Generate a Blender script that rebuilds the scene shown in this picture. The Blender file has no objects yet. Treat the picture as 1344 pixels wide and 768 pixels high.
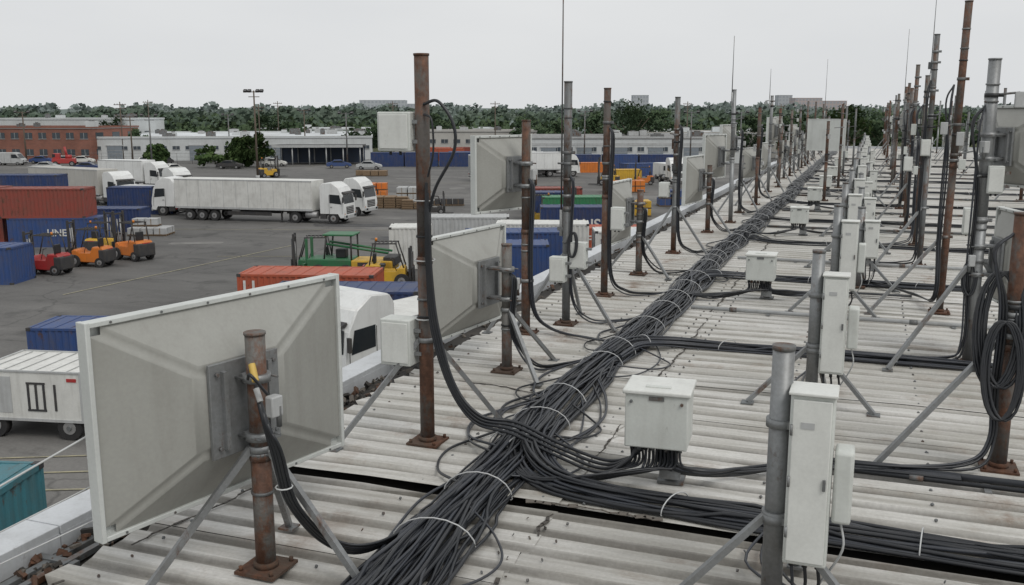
import bpy, bmesh, math, random
from mathutils import Vector, Matrix, noise
R=random.Random(7)
A=math.radians(20.4); CA,SA=math.cos(A),math.sin(A)
GZ=-6.7
sc=bpy.context.scene
# ------------------------------------------------------------------ materials
def nt(name):
    m=bpy.data.materials.new(name); m.use_nodes=True
    n=m.node_tree.nodes; l=m.node_tree.links
    b=n['Principled BSDF']; return m,n,l,b
def ramp(n,p):
    r=n.new('ShaderNodeValToRGB'); cr=r.color_ramp
    cr.elements[0].position=p[0][0]; cr.elements[0].color=(*p[0][1],1)
    cr.elements[1].position=p[-1][0]; cr.elements[1].color=(*p[-1][1],1)
    for q in p[1:-1]:
        e=cr.elements.new(q[0]); e.color=(*q[1],1)
    return r
def noi(n,l,coord,scale,detail=5,rough=.6,sx=(1,1,1),w=None):
    mp=n.new('ShaderNodeMapping'); mp.inputs['Scale'].default_value=sx
    l.new(coord,mp.inputs[0])
    t=n.new('ShaderNodeTexNoise'); t.inputs['Scale'].default_value=scale
    t.inputs['Detail'].default_value=detail; t.inputs['Roughness'].default_value=rough
    if w is not None:
        t.noise_dimensions='4D'; l.new(w,t.inputs['W'])
    l.new(mp.outputs[0],t.inputs['Vector']); return t.outputs[0]
def mix(n,l,f,a,b,mode='MIX'):
    m=n.new('ShaderNodeMix'); m.data_type='RGBA'; m.blend_type=mode
    for i,v in ((0,f),(6,a),(7,b)):
        if isinstance(v,(int,float)): m.inputs[i].default_value=v
        elif isinstance(v,tuple): m.inputs[i].default_value=(*v,1)
        else: l.new(v,m.inputs[i])
    return m.outputs[2]
def rnd(n,l):
    oi=n.new('ShaderNodeObjectInfo'); mu=n.new('ShaderNodeMath'); mu.operation='MULTIPLY'
    mu.inputs[1].default_value=40; l.new(oi.outputs['Random'],mu.inputs[0]); return mu.outputs[0]
G=(0,0,0);W1=(1,1,1)
def paint(name,col,rough=.5,metal=0.,dirt=.35,dc=(.10,.085,.065),scale=1.5,rust=0.,rc=(.10,.05,.028),bump=.05,streak=True,rs=3.):
    m,n,l,b=nt(name); tc=n.new('ShaderNodeTexCoord').outputs['Object']; w=rnd(n,l)
    a=noi(n,l,tc,scale,7,.65,(1,1,1),w)
    r1=ramp(n,[(.42,G),(.75,W1)]); l.new(a,r1.inputs[0])
    s=noi(n,l,tc,3.,6,.6,(2.5,2.5,.25),w); r2=ramp(n,[(.48,G),(.8,W1)]); l.new(s,r2.inputs[0])
    f=mix(n,l,.5,r1.outputs[0],r2.outputs[0],'MIX') if streak else r1.outputs[0]
    mm=n.new('ShaderNodeMath'); mm.operation='MULTIPLY'; mm.inputs[1].default_value=dirt*1.6; mm.use_clamp=True
    l.new(f,mm.inputs[0])
    c=mix(n,l,mm.outputs[0],col,dc)
    fine=noi(n,l,tc,45,3,.5); lo=.94 if rust<.3 else .8; rf=ramp(n,[(.2,(lo,)*3),(.8,(1.05,)*3)]); l.new(fine,rf.inputs[0])
    c=mix(n,l,1.,c,rf.outputs[0],'MULTIPLY')
    b.inputs['Roughness'].default_value=rough; b.inputs['Metallic'].default_value=metal
    if rust>0:
        q=noi(n,l,tc,rs,9,.75,(1,1,.5),w); t=.66-.30*rust
        rr=ramp(n,[(t,G),(min(1,t+.09),W1)]); l.new(q,rr.inputs[0])
        rcv=noi(n,l,tc,14,6,.7); rcr=ramp(n,[(.3,tuple(x*.45 for x in rc)),(.55,rc),(.8,(rc[0]*1.8,rc[1]*1.9,rc[2]*1.9))]); l.new(rcv,rcr.inputs[0])
        c=mix(n,l,rr.outputs[0],c,rcr.outputs[0])
        if metal>0:
            im=n.new('ShaderNodeMath'); im.operation='MULTIPLY_ADD'; im.inputs[1].default_value=-metal; im.inputs[2].default_value=metal
            l.new(rr.outputs[0],im.inputs[0]); l.new(im.outputs[0],b.inputs['Metallic'])
    l.new(c,b.inputs['Base Color'])
    if bump:
        bp=n.new('ShaderNodeBump'); bp.inputs['Strength'].default_value=bump*2.5; bp.inputs['Distance'].default_value=.01
        l.new(a if bump<.1 else fine,bp.inputs['Height']); l.new(bp.outputs[0],b.inputs['Normal'])
    return m
M={}
M['white']=paint('white_paint',(.66,.66,.63),.45,0,.32)
M['truckwhite']=paint('truck_white',(.72,.73,.72),.35,0,.25,scale=.6)
M['cab']=paint('cabinet_grey',(.58,.60,.57),.5,0,.24,scale=3,rust=.08,rs=9)
M['cablid']=paint('cabinet_lid',(.66,.67,.64),.45,0,.2,scale=3,rust=.04,rs=8)
M['ant']=paint('antenna_grey',(.335,.335,.31),.5,.1,.25,scale=1.2)
M['antrim']=paint('antenna_rim',(.58,.60,.58),.42,.1,.22,scale=2,rust=.1)
M['galv']=paint('galvanised_steel',(.28,.29,.295),.5,.5,.4,rust=.3,scale=5)
M['galv2']=paint('weathered_galvanised',(.18,.19,.195),.6,.4,.5,rust=.50,scale=6)
M['rust']=paint('rusty_steel',(.12,.108,.10),.75,.25,.5,rust=.68,scale=5,bump=.2,rc=(.115,.054,.032),rs=5)
M['rustg']=paint('part_rusted_steel',(.17,.165,.155),.65,.3,.5,rust=.62,scale=5,bump=.2,rc=(.125,.058,.034),rs=5)
M['rustdk']=paint('rusted_plate',(.08,.05,.035),.9,0,.5,rust=.65,scale=6,bump=.2,rc=(.10,.045,.025))
M['blk']=paint('black_rubber',(.018,.019,.021),.5,0,.2,dc=(.05,.05,.048),scale=6)
M['cable']=paint('cable_sheath',(.014,.016,.020),.38,0,.16,dc=(.06,.058,.055),scale=4,streak=False,bump=0)
M['cable2']=paint('cable_sheath_worn',(.030,.034,.043),.42,0,.25,dc=(.08,.078,.075),scale=4,streak=False,bump=0)
M['tie']=paint('cable_tie',(.5,.51,.51),.5,0,.3)
M['yellowtape']=paint('yellow_tape',(.62,.42,.10),.6,0,.3)
M['flash']=paint('flashing',(.58,.60,.62),.5,.15,.3,scale=.9,rust=.15)
M['dark']=paint('dark_void',(.03,.028,.026),.9,0,.4)
M['tar']=paint('tar',(.06,.054,.048),.8,0,.6,scale=9)
M['debris']=paint('debris',(.13,.115,.10),.9,0,.6,scale=9,bump=.2)
M['glass']=paint('dark_glass',(.02,.025,.03),.12,0,.15)
M['winb']=paint('window_pane',(.05,.065,.08),.2,0,.3)
M['tyre']=paint('tyre',(.02,.02,.021),.85,0,.4,dc=(.08,.075,.07))
M['hub']=paint('wheel_hub',(.35,.35,.35),.5,.5,.5)
M['chassis']=paint('chassis',(.035,.035,.038),.7,0,.5,scale=4)
M['red']=paint('container_red',(.27,.055,.038),.6,0,.5,rust=.35)
M['orred']=paint('container_orange_red',(.42,.085,.038),.6,0,.45,rust=.28)
M['blue']=paint('container_blue',(.025,.065,.20),.55,0,.5,rust=.28)
M['dkblue']=paint('container_navy',(.014,.038,.13),.55,0,.5,rust=.25)
M['teal']=paint('container_teal',(.05,.19,.23),.55,0,.5,rust=.3)
M['green']=paint('container_green',(.03,.19,.08),.5,0,.4,rust=.2)
M['mgreen']=paint('machine_green',(.02,.14,.055),.5,0,.4)
M['yellow']=paint('machine_yellow',(.60,.36,.03),.5,0,.45)
M['orange']=paint('machine_orange',(.62,.18,.025),.5,0,.4)
M['mred']=paint('machine_red',(.38,.03,.03),.45,0,.4)
M['wood']=paint('weathered_wood',(.22,.15,.09),.85,0,.5,scale=6)
M['pole']=paint('pole_wood',(.11,.085,.065),.85,0,.5,scale=6)
M['ltgrey']=paint('light_grey',(.44,.45,.45),.6,0,.35)
M['lorange']=paint('lens_orange',(.6,.2,.02),.3,0,.1)
M['lred']=paint('lens_red',(.4,.02,.02),.3,0,.1)
M['line']=paint('road_line',(.36,.33,.22),.8,0,.9,dc=(.13,.125,.12),scale=2.5)
M['patch']=paint('asphalt_patch',(.060,.060,.062),.9,0,.6,dc=(.12,.118,.112),scale=1.,streak=False)
M['patch2']=paint('asphalt_patch_light',(.19,.185,.175),.9,0,.7,dc=(.12,.118,.112),scale=.6,streak=False)
M['wall']=paint('wall_white',(.54,.56,.56),.8,0,.3,scale=.25)
M['wall2']=paint('wall_cream',(.45,.44,.41),.8,0,.3,scale=.25)
M['roofw']=paint('roof_membrane',(.60,.63,.65),.7,0,.35,scale=.1,streak=False)
M['roofg']=paint('roof_gravel',(.26,.26,.26),.9,0,.4,scale=.1,streak=False)
M['door']=paint('dock_door',(.20,.23,.26),.6,0,.3)
M['bwall']=paint('wall_blue_trim',(.05,.07,.11),.7,0,.3)
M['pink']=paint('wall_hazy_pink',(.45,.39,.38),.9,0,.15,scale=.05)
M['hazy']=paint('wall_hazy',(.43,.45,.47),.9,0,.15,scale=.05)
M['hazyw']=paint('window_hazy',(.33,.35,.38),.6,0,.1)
def brick():
    m,n,l,b=nt('brick'); tc=n.new('ShaderNodeTexCoord').outputs['Object']
    mp=n.new('ShaderNodeMapping'); mp.inputs['Rotation'].default_value=(math.radians(90),0,0); l.new(tc,mp.inputs[0])
    t=n.new('ShaderNodeTexBrick'); t.inputs['Scale'].default_value=1.2
    t.inputs['Color1'].default_value=(.27,.10,.065,1);t.inputs['Color2'].default_value=(.22,.085,.06,1);t.inputs['Mortar'].default_value=(.24,.18,.15,1)
    l.new(mp.outputs[0],t.inputs['Vector'])
    a=noi(n,l,tc,.3,6); r=ramp(n,[(.3,(.7,.7,.7)),(.7,(1.1,1.1,1.1))]); l.new(a,r.inputs[0])
    l.new(mix(n,l,1.,t.outputs[0],r.outputs[0],'MULTIPLY'),b.inputs['Base Color']); b.inputs['Roughness'].default_value=.9
    return m
M['brick']=brick()
def asphalt():
    m,n,l,b=nt('asphalt'); tc=n.new('ShaderNodeTexCoord').outputs['Object']
    a=noi(n,l,tc,.035,8,.65); r=ramp(n,[(.3,(.082,.080,.076)),(.5,(.125,.121,.115)),(.7,(.19,.183,.172))]); l.new(a,r.inputs[0])
    s=noi(n,l,tc,.12,7,.7,(.25,1.6,1)); rs=ramp(n,[(.35,(.62,.62,.62)),(.65,(1.18,1.18,1.18))]); l.new(s,rs.inputs[0])
    c=mix(n,l,.9,r.outputs[0],rs.outputs[0],'MULTIPLY')
    o=noi(n,l,tc,.5,5,.6); ro=ramp(n,[(.56,W1),(.70,(.48,.48,.48))]); l.new(o,ro.inputs[0])
    c=mix(n,l,.8,c,ro.outputs[0],'MULTIPLY')
    g=noi(n,l,tc,9,5,.8); rg=ramp(n,[(.3,(.82,.82,.82)),(.7,(1.14,1.14,1.14))]); l.new(g,rg.inputs[0])
    c=mix(n,l,1.,c,rg.outputs[0],'MULTIPLY')
    v=n.new('ShaderNodeTexVoronoi'); v.feature='DISTANCE_TO_EDGE'; v.inputs['Scale'].default_value=.11
    ds=n.new('ShaderNodeVectorMath'); ds.operation='ADD'
    nn=n.new('ShaderNodeTexNoise'); nn.inputs['Scale'].default_value=.4; nn.inputs['Detail'].default_value=5; l.new(tc,nn.inputs['Vector'])
    sc_=n.new('ShaderNodeVectorMath'); sc_.operation='SCALE'; sc_.inputs['Scale'].default_value=3.; l.new(nn.outputs['Color'],sc_.inputs[0])
    l.new(tc,ds.inputs[0]); l.new(sc_.outputs[0],ds.inputs[1]); l.new(ds.outputs[0],v.inputs['Vector'])
    rv=ramp(n,[(.0,(.5,.5,.5)),(.012,W1)]); l.new(v.outputs['Distance'],rv.inputs[0])
    c=mix(n,l,.75,c,rv.outputs[0],'MULTIPLY')
    l.new(c,b.inputs['Base Color']); b.inputs['Roughness'].default_value=.8
    return m
M['asphalt']=asphalt()
def roofmat():
    m,n,l,b=nt('roof_sheet'); tc=n.new('ShaderNodeTexCoord').outputs['Object']
    a=noi(n,l,tc,.5,8,.65,(.6,1,1)); r=ramp(n,[(.3,(.40,.385,.345)),(.5,(.54,.53,.50)),(.7,(.66,.65,.63))]); l.new(a,r.inputs[0])
    s=noi(n,l,tc,1.,7,.7,(.35,7.,1)); rs=ramp(n,[(.35,(.56,.54,.50)),(.6,(1.06,1.06,1.06))]); l.new(s,rs.inputs[0])
    c=mix(n,l,.8,r.outputs[0],rs.outputs[0],'MULTIPLY')
    q=noi(n,l,tc,.9,9,.74,(.7,1.4,1)); rq=ramp(n,[(.575,G),(.70,W1)]); l.new(q,rq.inputs[0])
    qm=n.new('ShaderNodeMath'); qm.operation='MULTIPLY'; qm.inputs[1].default_value=.6; l.new(rq.outputs[0],qm.inputs[0])
    c=mix(n,l,qm.outputs[0],c,(.21,.135,.08))
    sp=n.new('ShaderNodeSeparateXYZ'); l.new(tc,sp.inputs[0])
    # rust wash-off that has collected along the mast rows (x = -3.6 and +1.1)
    for cx,wd in ((-3.55,.55),(1.1,.5),(-.35,.4)):
        d=n.new('ShaderNodeMath'); d.operation='SUBTRACT'; d.inputs[1].default_value=cx; l.new(sp.outputs['X'],d.inputs[0])
        ab=n.new('ShaderNodeMath'); ab.operation='ABSOLUTE'; l.new(d.outputs[0],ab.inputs[0])
        mr0=n.new('ShaderNodeMapRange'); mr0.inputs['From Min'].default_value=0; mr0.inputs['From Max'].default_value=wd; mr0.inputs['To Min'].default_value=.75; mr0.inputs['To Max'].default_value=0; l.new(ab.outputs[0],mr0.inputs[0])
        nq=noi(n,l,tc,1.3,8,.75,(1.,1.2,1)); rn_=ramp(n,[(.5,G),(.64,W1)]); l.new(nq,rn_.inputs[0])
        mu=n.new('ShaderNodeMath'); mu.operation='MULTIPLY'; l.new(mr0.outputs[0],mu.inputs[0]); l.new(rn_.outputs[0],mu.inputs[1])
        c=mix(n,l,mu.outputs[0],c,(.17,.095,.05))
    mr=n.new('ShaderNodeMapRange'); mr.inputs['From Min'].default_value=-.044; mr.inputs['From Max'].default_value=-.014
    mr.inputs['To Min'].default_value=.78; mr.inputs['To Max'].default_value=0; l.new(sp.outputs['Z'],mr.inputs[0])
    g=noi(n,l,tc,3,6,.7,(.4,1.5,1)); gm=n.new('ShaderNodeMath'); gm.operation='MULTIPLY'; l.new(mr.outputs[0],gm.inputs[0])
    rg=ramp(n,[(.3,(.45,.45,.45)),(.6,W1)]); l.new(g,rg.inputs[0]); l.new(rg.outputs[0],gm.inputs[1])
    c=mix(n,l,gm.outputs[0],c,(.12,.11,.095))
    f=noi(n,l,tc,40,4,.6); rf=ramp(n,[(.3,(.88,.88,.88)),(.7,(1.06,1.06,1.06))]); l.new(f,rf.inputs[0])
    c=mix(n,l,1.,c,rf.outputs[0],'MULTIPLY')
    l.new(c,b.inputs['Base Color']); b.inputs['Roughness'].default_value=.5
    bp=n.new('ShaderNodeBump'); bp.inputs['Strength'].default_value=.3; bp.inputs['Distance'].default_value=.015
    l.new(a,bp.inputs['Height']); l.new(bp.outputs[0],b.inputs['Normal'])
    return m
M['roof']=roofmat()
def foliage(name,c1,c2,sc_=.4):
    m,n,l,b=nt(name); tc=n.new('ShaderNodeTexCoord').outputs['Object']
    a=noi(n,l,tc,sc_,5,.7); r=ramp(n,[(.35,c1),(.65,c2)]); l.new(a,r.inputs[0])
    l.new(r.outputs[0],b.inputs['Base Color']); b.inputs['Roughness'].default_value=1.
    b.inputs['Specular IOR Level'].default_value=.0
    return m
M['leafd']=foliage('leaf_dark',(.030,.052,.022),(.055,.085,.032))
M['leafl']=foliage('leaf_light',(.050,.085,.032),(.09,.125,.05))
M['midd']=foliage('hazed_mid_foliage_dark',(.042,.068,.040),(.062,.092,.050),.05)  # distance haze mixed into these leaf colours, a little for the middle band
M['midl']=foliage('hazed_mid_foliage_light',(.062,.092,.052),(.092,.125,.070),.05)
M['fard']=foliage('hazed_far_foliage_dark',(.075,.105,.080),(.10,.132,.098),.02)  # farther bands: more aerial haze painted into the base colour
M['farl']=foliage('hazed_far_foliage',(.10,.13,.105),(.13,.16,.125),.02)
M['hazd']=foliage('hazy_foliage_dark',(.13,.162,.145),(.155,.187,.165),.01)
M['hill']=foliage('hazed_hill_woodland',(.165,.198,.187),(.20,.232,.218),.01)  # hill green paled by aerial haze put into the colour
M['grass']=foliage('ground_scrub',(.08,.095,.05),(.13,.13,.09),.02)
M['bark']=paint('bark',(.09,.07,.05),.95,0,.4)
# ------------------------------------------------------------------ mesh builder
class MB:
    def __init__(s,name): s.name=name; s.bm=bmesh.new(); s.mats=[]
    def mi(s,k):
        if k not in s.mats: s.mats.append(k)
        return s.mats.index(k)
    def face(s,vs,k,smooth=False):
        try: f=s.bm.faces.new(vs)
        except ValueError: return None
        f.material_index=s.mi(k); f.smooth=smooth; return f
    def quad(s,pts,k): return s.face([s.bm.verts.new(p) for p in pts],k)
    def box(s,c,sz,k,rot=None,bev=0):
        hx,hy,hz=sz[0]/2,sz[1]/2,sz[2]/2; c=Vector(c)
        P=[Vector((x,y,z)) for x in(-hx,hx) for y in(-hy,hy) for z in(-hz,hz)]
        if rot is not None: P=[rot@p for p in P]
        v=[s.bm.verts.new(c+p) for p in P]
        F=[(0,1,3,2),(4,6,7,5),(0,4,5,1),(2,3,7,6),(0,2,6,4),(1,5,7,3)]
        fs=[s.face([v[i] for i in f],k) for f in F]
        if bev>0:
            es={e for f in fs for e in f.edges}
            r=bmesh.ops.bevel(s.bm,geom=list(es),offset=bev,segments=2,affect='EDGES',profile=.6)
            for f in r['faces']: f.smooth=True; f.material_index=s.mi(k)
    def cyl(s,p0,p1,r,k,seg=12,r2=None,cap=True):
        p0=Vector(p0);p1=Vector(p1); d=(p1-p0).normalized(); r2=r if r2 is None else r2
        u=d.orthogonal().normalized(); 
        if abs(d.z)<.99: u=d.cross(Vector((0,0,1))).normalized()
        w=d.cross(u)
        a=[];b=[]
        for i in range(seg):
            t=2*math.pi*(i+.5)/seg; o=u*math.cos(t)+w*math.sin(t)
            a.append(s.bm.verts.new(p0+o*r)); b.append(s.bm.verts.new(p1+o*r2))
        for i in range(seg):
            j=(i+1)%seg; s.face([a[i],a[j],b[j],b[i]],k,seg>5)
        if cap: s.face(a[::-1],k); s.face(b,k)
    def extr(s,prof,y0,y1,k,bev=0):
        a=[s.bm.verts.new((x,y0,z)) for x,z in prof]; b=[s.bm.verts.new((x,y1,z)) for x,z in prof]
        n=len(prof); fs=[]
        for i in range(n):
            j=(i+1)%n; fs.append(s.face([a[i],a[j],b[j],b[i]],k))
        fs.append(s.face(a[::-1],k)); fs.append(s.face(b,k))
        if bev:
            es={e for f in fs for e in f.edges}
            r=bmesh.ops.bevel(s.bm,geom=list(es),offset=bev,segments=2,affect='EDGES')
            for f in r['faces']: f.smooth=True; f.material_index=s.mi(k)
    def corr(s,o,dx,dn,L,z0,z1,per,dep,k):
        o=Vector(o);dx=Vector(dx);dn=Vector(dn); n=max(1,round(L/per)); per=L/n; pts=[]
        for i in range(n):
            for f,d in((0,0),(.3,0),(.5,-dep),(.8,-dep)): pts.append(((i+f)*per,d))
        pts.append((L,0)); prev=None
        for t,d in pts:
            p=o+dx*t+dn*d; q=(s.bm.verts.new((p.x,p.y,z0)),s.bm.verts.new((p.x,p.y,z1)))
            if prev: s.face([prev[0],q[0],q[1],prev[1]],k)
            prev=q
    def done(s,loc=(0,0,0),rz=0,parent=None):
        me=bpy.data.meshes.new(s.name); bmesh.ops.recalc_face_normals(s.bm,faces=s.bm.faces)
        s.bm.to_mesh(me); s.bm.free()
        for k in s.mats: me.materials.append(M[k])
        o=bpy.data.objects.new(s.name,me); sc.collection.objects.link(o)
        o.location=loc; o.rotation_euler=(0,0,rz); o.parent=parent
        return o
def Y2W(x,y,z=0):   # yard survey grid (rotated against the roof grid) -> world
    return Vector((CA*x-SA*y,SA*x+CA*y,GZ+z))
def text(s,size,parent,loc,rot,k):
    cu=bpy.data.curves.new('lettering','FONT'); cu.body=s; cu.size=size; cu.extrude=.004; cu.offset=.02*size
    cu.align_x='CENTER'; cu.materials.append(M[k])
    o=bpy.data.objects.new('lettering',cu); sc.collection.objects.link(o); o.parent=parent
    o.location=loc; o.rotation_euler=rot; return o
def cr(pts,n=6):
    P=[Vector(p) for p in pts]; P=[P[0]*2-P[1]]+P+[P[-1]*2-P[-2]]; out=[]
    for i in range(1,len(P)-2):
        for j in range(n):
            t=j/n; a,b,c,d=P[i-1:i+3]
            out.append(.5*((2*b)+(c-a)*t+(2*a-5*b+4*c-d)*t*t+(3*b-a-3*c+d)*t**3))
    out.append(P[-2]); return out
def cables(name,splines,res=1):
    cu=bpy.data.curves.new(name,'CURVE'); cu.dimensions='3D'; cu.bevel_depth=1.; cu.bevel_resolution=res; cu.use_fill_caps=True
    ks=[]
    for pts,r,k in splines:
        if k not in ks: ks.append(k); cu.materials.append(M[k])
        sp=cu.splines.new('POLY'); sp.points.add(len(pts)-1)
        for i,p in enumerate(pts): sp.points[i].co=(p[0],p[1],p[2],1); sp.points[i].radius=r
        sp.material_index=ks.index(k); sp.use_smooth=True
    o=bpy.data.objects.new(name,cu); sc.collection.objects.link(o); return o
def nz(a,b=0,c=0): return noise.noise(Vector((a,b,c)))
def run(name,path,n,width,height,r=.013,n_i=6,ties=1.3,seed=0,spread=None,worn=.35):
    C=cr(path,n_i); L=[0]
    for i in range(1,len(C)): L.append(L[-1]+(C[i]-C[i-1]).length)
    rr=random.Random(seed+n); sp=[]
    for c in range(n):
        u=rr.uniform(-1,1); hmax=math.sqrt(max(0,1-u*u)); v=rr.uniform(.1,1)*hmax
        sd=rr.uniform(0,900); pts=[]
        for i,p in enumerate(C):
            d=(C[min(i+1,len(C)-1)]-C[max(i-1,0)]).normalized(); side=Vector((d.y,-d.x,0))
            if side.length<.05: side=Vector((1,0,0))
            side.normalize(); upv=side.cross(d); 
            if upv.z<0: upv=-upv
            if abs(d.z)>.8: upv=Vector((0,1,0))
            s_=L[i]; m=1.
            if spread: m=spread(s_)
            uu=u+nz(s_*.42,sd)*.95+nz(s_*1.3,sd,3)*.2; vv=abs(v+nz(s_*.5,sd,7)*.4)
            uu=max(-1.22,min(1.22,uu))
            pts.append(p+side*(uu*width/2*m)+upv*(vv*height*(1 if abs(uu)<.7 else .5)+r*.6))
        sp.append((pts,r*rr.uniform(.7,1.3),'cable2' if rr.random()<worn else 'cable'))
    if ties:
        nxt=ties*rr.uniform(.4,1)
        for i in range(1,len(C)-1):
            if L[i]>=nxt:
                nxt+=ties*rr.uniform(.6,1.5); d=(C[i+1]-C[i-1]).normalized(); side=Vector((d.y,-d.x,0)).normalized() if abs(d.z)<.9 else Vector((1,0,0))
                m=spread(L[i]) if spread else 1
                upv=Vector((0,0,1)) if abs(d.z)<.8 else Vector((0,1,0)); sk=d*rr.uniform(-.1,.1)
                ring=[C[i]+sk*math.cos(t)+side*(width/2*m*1.1*math.cos(t))+upv*(height*1.1*max(-.05,math.sin(t))+r*1.6) for t in [math.pi*q/10 for q in range(-1,12)]]
                sp.append((ring,.005,'tie'))
    return cables(name,sp)
# ------------------------------------------------------------------ roof
def build_roof():
    per=.29; prof=((0,0),(.165,0),(.19,-.045),(.265,-.045)); V=[];F=[]
    xb=[-4.60,-1.95,4.1,10.2,16.3,24]
    seamY=6.18
    sheets=[]
    yy=seamY
    while yy>-4: sheets.append((yy-4*per,4)); yy-=4*per
    yy=seamY+.07
    while yy<85: sheets.append((yy,4)); yy+=4*per
    for (y0,n) in sheets:
        near=y0<seamY-.01
        for xi in range(len(xb)-1):
            x0,x1=xb[xi],xb[xi+1]
            dz=R.uniform(-.004,.004)+(-.02 if near else 0)-(xi%2)*.006; tilt=R.uniform(-.008,.008); sk=R.uniform(-.016,.016)
            pts=[]
            for i in range(n):
                for s_,z in prof: pts.append((y0+i*per+s_,z))
            pts.append((y0+n*per,0))
            nx=5 if y0<26 else 1; base=len(V)
            for j,(py,pz) in enumerate(pts):
                for a in range(nx+1):
                    t=a/nx; x=x0+(x1-x0)*t
                    if a==0 and xi>0: x+=-.05+R.uniform(-.03,.03)
                    if a==0 and xi==0: x+=R.uniform(-.05,.05)
                    if a==nx and xi<len(xb)-2: x+=R.uniform(-.035,.03)
                    w=nz(x*.8,py*.8,3)*.014
                    V.append((x,py+sk*(t-.5)+w*.8+(nz(x*2.5,y0,5)*.05-.01 if near and j==len(pts)-1 and y0>4.5 else 0),pz+dz+tilt*(j/len(pts)-.5)+w))
            for j in range(len(pts)-1):
                for a in range(nx):
                    q=base+j*(nx+1)+a; F.append((q,q+1,q+nx+2,q+nx+1))
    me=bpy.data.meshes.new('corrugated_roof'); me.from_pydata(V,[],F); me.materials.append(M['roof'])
    o=bpy.data.objects.new('corrugated_roof',me); sc.collection.objects.link(o); return o
roof=build_roof()
b=MB('warehouse_building')
b.box((9.6,40.4,-.2),(29.2,90,.18),'dark')
b.box((9.6,40.4,-3.5),(29,89.8,6.39),'wall2')
for i in range(22): b.box((-4.93,-2+i*4,-3.6),(.1,.18,6.1),'ltgrey')
bl=b.done(); roof.parent=bl
b=MB('roof_screws')
for q in range(60):
    y=6.18+.07+.08+q*.29 if q<40 else 6.18-.21-(q-40)*.29
    for x in (-4.3,-3.1,-2.1,-1.8,-.6,.6,1.8,3.0,4.2):
        b.cyl((x+R.uniform(-.02,.02),y,-.004),(x,y,.010 if q<40 else -.006),.012,'galv2',6)
b.done()
b=MB('roof_edge_flashing')
yy=-4.4
while yy<85.4:
    L=3.0; z=R.uniform(-.004,.004); b.box((-5.13,yy+L/2,.03+z),(.30,L-.012,.07),'flash',bev=.006)
    b.box((-5.275,yy+L/2,-.10+z),(.012,L-.012,.26),'flash'); b.box((-4.985,yy+L/2,-.055+z),(.014,L-.012,.13),'flash'); yy+=L
b.box((9.6,85.5,.02),(29.2,.25,.3),'flash')
b.done()
b=MB('roof_edge_purlin'); b.box((-4.86,2.0,-.09),(.06,12,.05),'galv2'); b.box((-4.72,3.6,-.07),(.05,6,.04),'galv2')
for i in range(10): b.box((-4.82,-1+i*.9,-.08),(.34,.06,.05),'galv2')
b.done()
b=MB('gutter_debris')
for i in range(560):
    y=R.uniform(2,9) if R.random()<.7 else R.uniform(9,30); s_=R.uniform(.012,.06)
    b.box((-4.83+R.uniform(-.12,.2),y,-.1+R.uniform(0,.06)),(s_,s_*R.uniform(.5,2),s_*.5),R.choice(['debris','debris','dark','dark','rustdk']),Matrix.Rotation(R.uniform(0,6),3,(R.random(),R.random(),R.random()+.01)))
for i in range(70):
    x=-1.95+R.gauss(0,.10); y=R.uniform(3,14); s_=R.uniform(.006,.02)
    b.box((x,y,R.uniform(-.03,.0)),(s_,s_*R.uniform(.5,2),s_*.4),R.choice(['debris','dark','tar']),Matrix.Rotation(R.uniform(0,6),3,(R.random(),R.random(),R.random()+.01)))
b.done()
b=MB('torn_seam')
def crack(x0,y0,x1,y1,w=.02,k='tar',amp=.1,z=.006):
    L=math.hypot(x1-x0,y1-y0); n=int(L/.06); pv=None; dx,dy=(x1-x0)/L,(y1-y0)/L
    for i in range(n+1):
        t=i/n; o=nz(t*L*2.3,x0*3,y0)*amp+R.uniform(-.014,.014); p=(x0+(x1-x0)*t-dy*o,y0+(y1-y0)*t+dx*o)
        if pv and nz(t*L*1.1,x0,9)>-.18:
            ww=w*R.uniform(.2,1.5); b.box(((p[0]+pv[0])/2,(p[1]+pv[1])/2,z),(math.hypot(p[0]-pv[0],p[1]-pv[1])*1.15,ww,.005),k,Matrix.Rotation(math.atan2(p[1]-pv[1],p[0]-pv[0]),3,'Z'))
        pv=p
crack(-4.6,9.1,-2.8,8.85,.014,amp=.05); crack(-1.98,3.2,-1.95,6.1,.026,amp=.07,z=-.01); crack(-1.98,6.3,-1.95,13,.016,amp=.05); crack(-4.5,4.0,-4.2,6.1,.016,amp=.05,z=-.012)
crack(-1.97,13,-1.97,24,.016,amp=.05); crack(4.05,7,4.05,20,.015,amp=.04); crack(-2.2,6.24,-1.2,6.22,.05,'debris',.05)
b.done()
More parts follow.
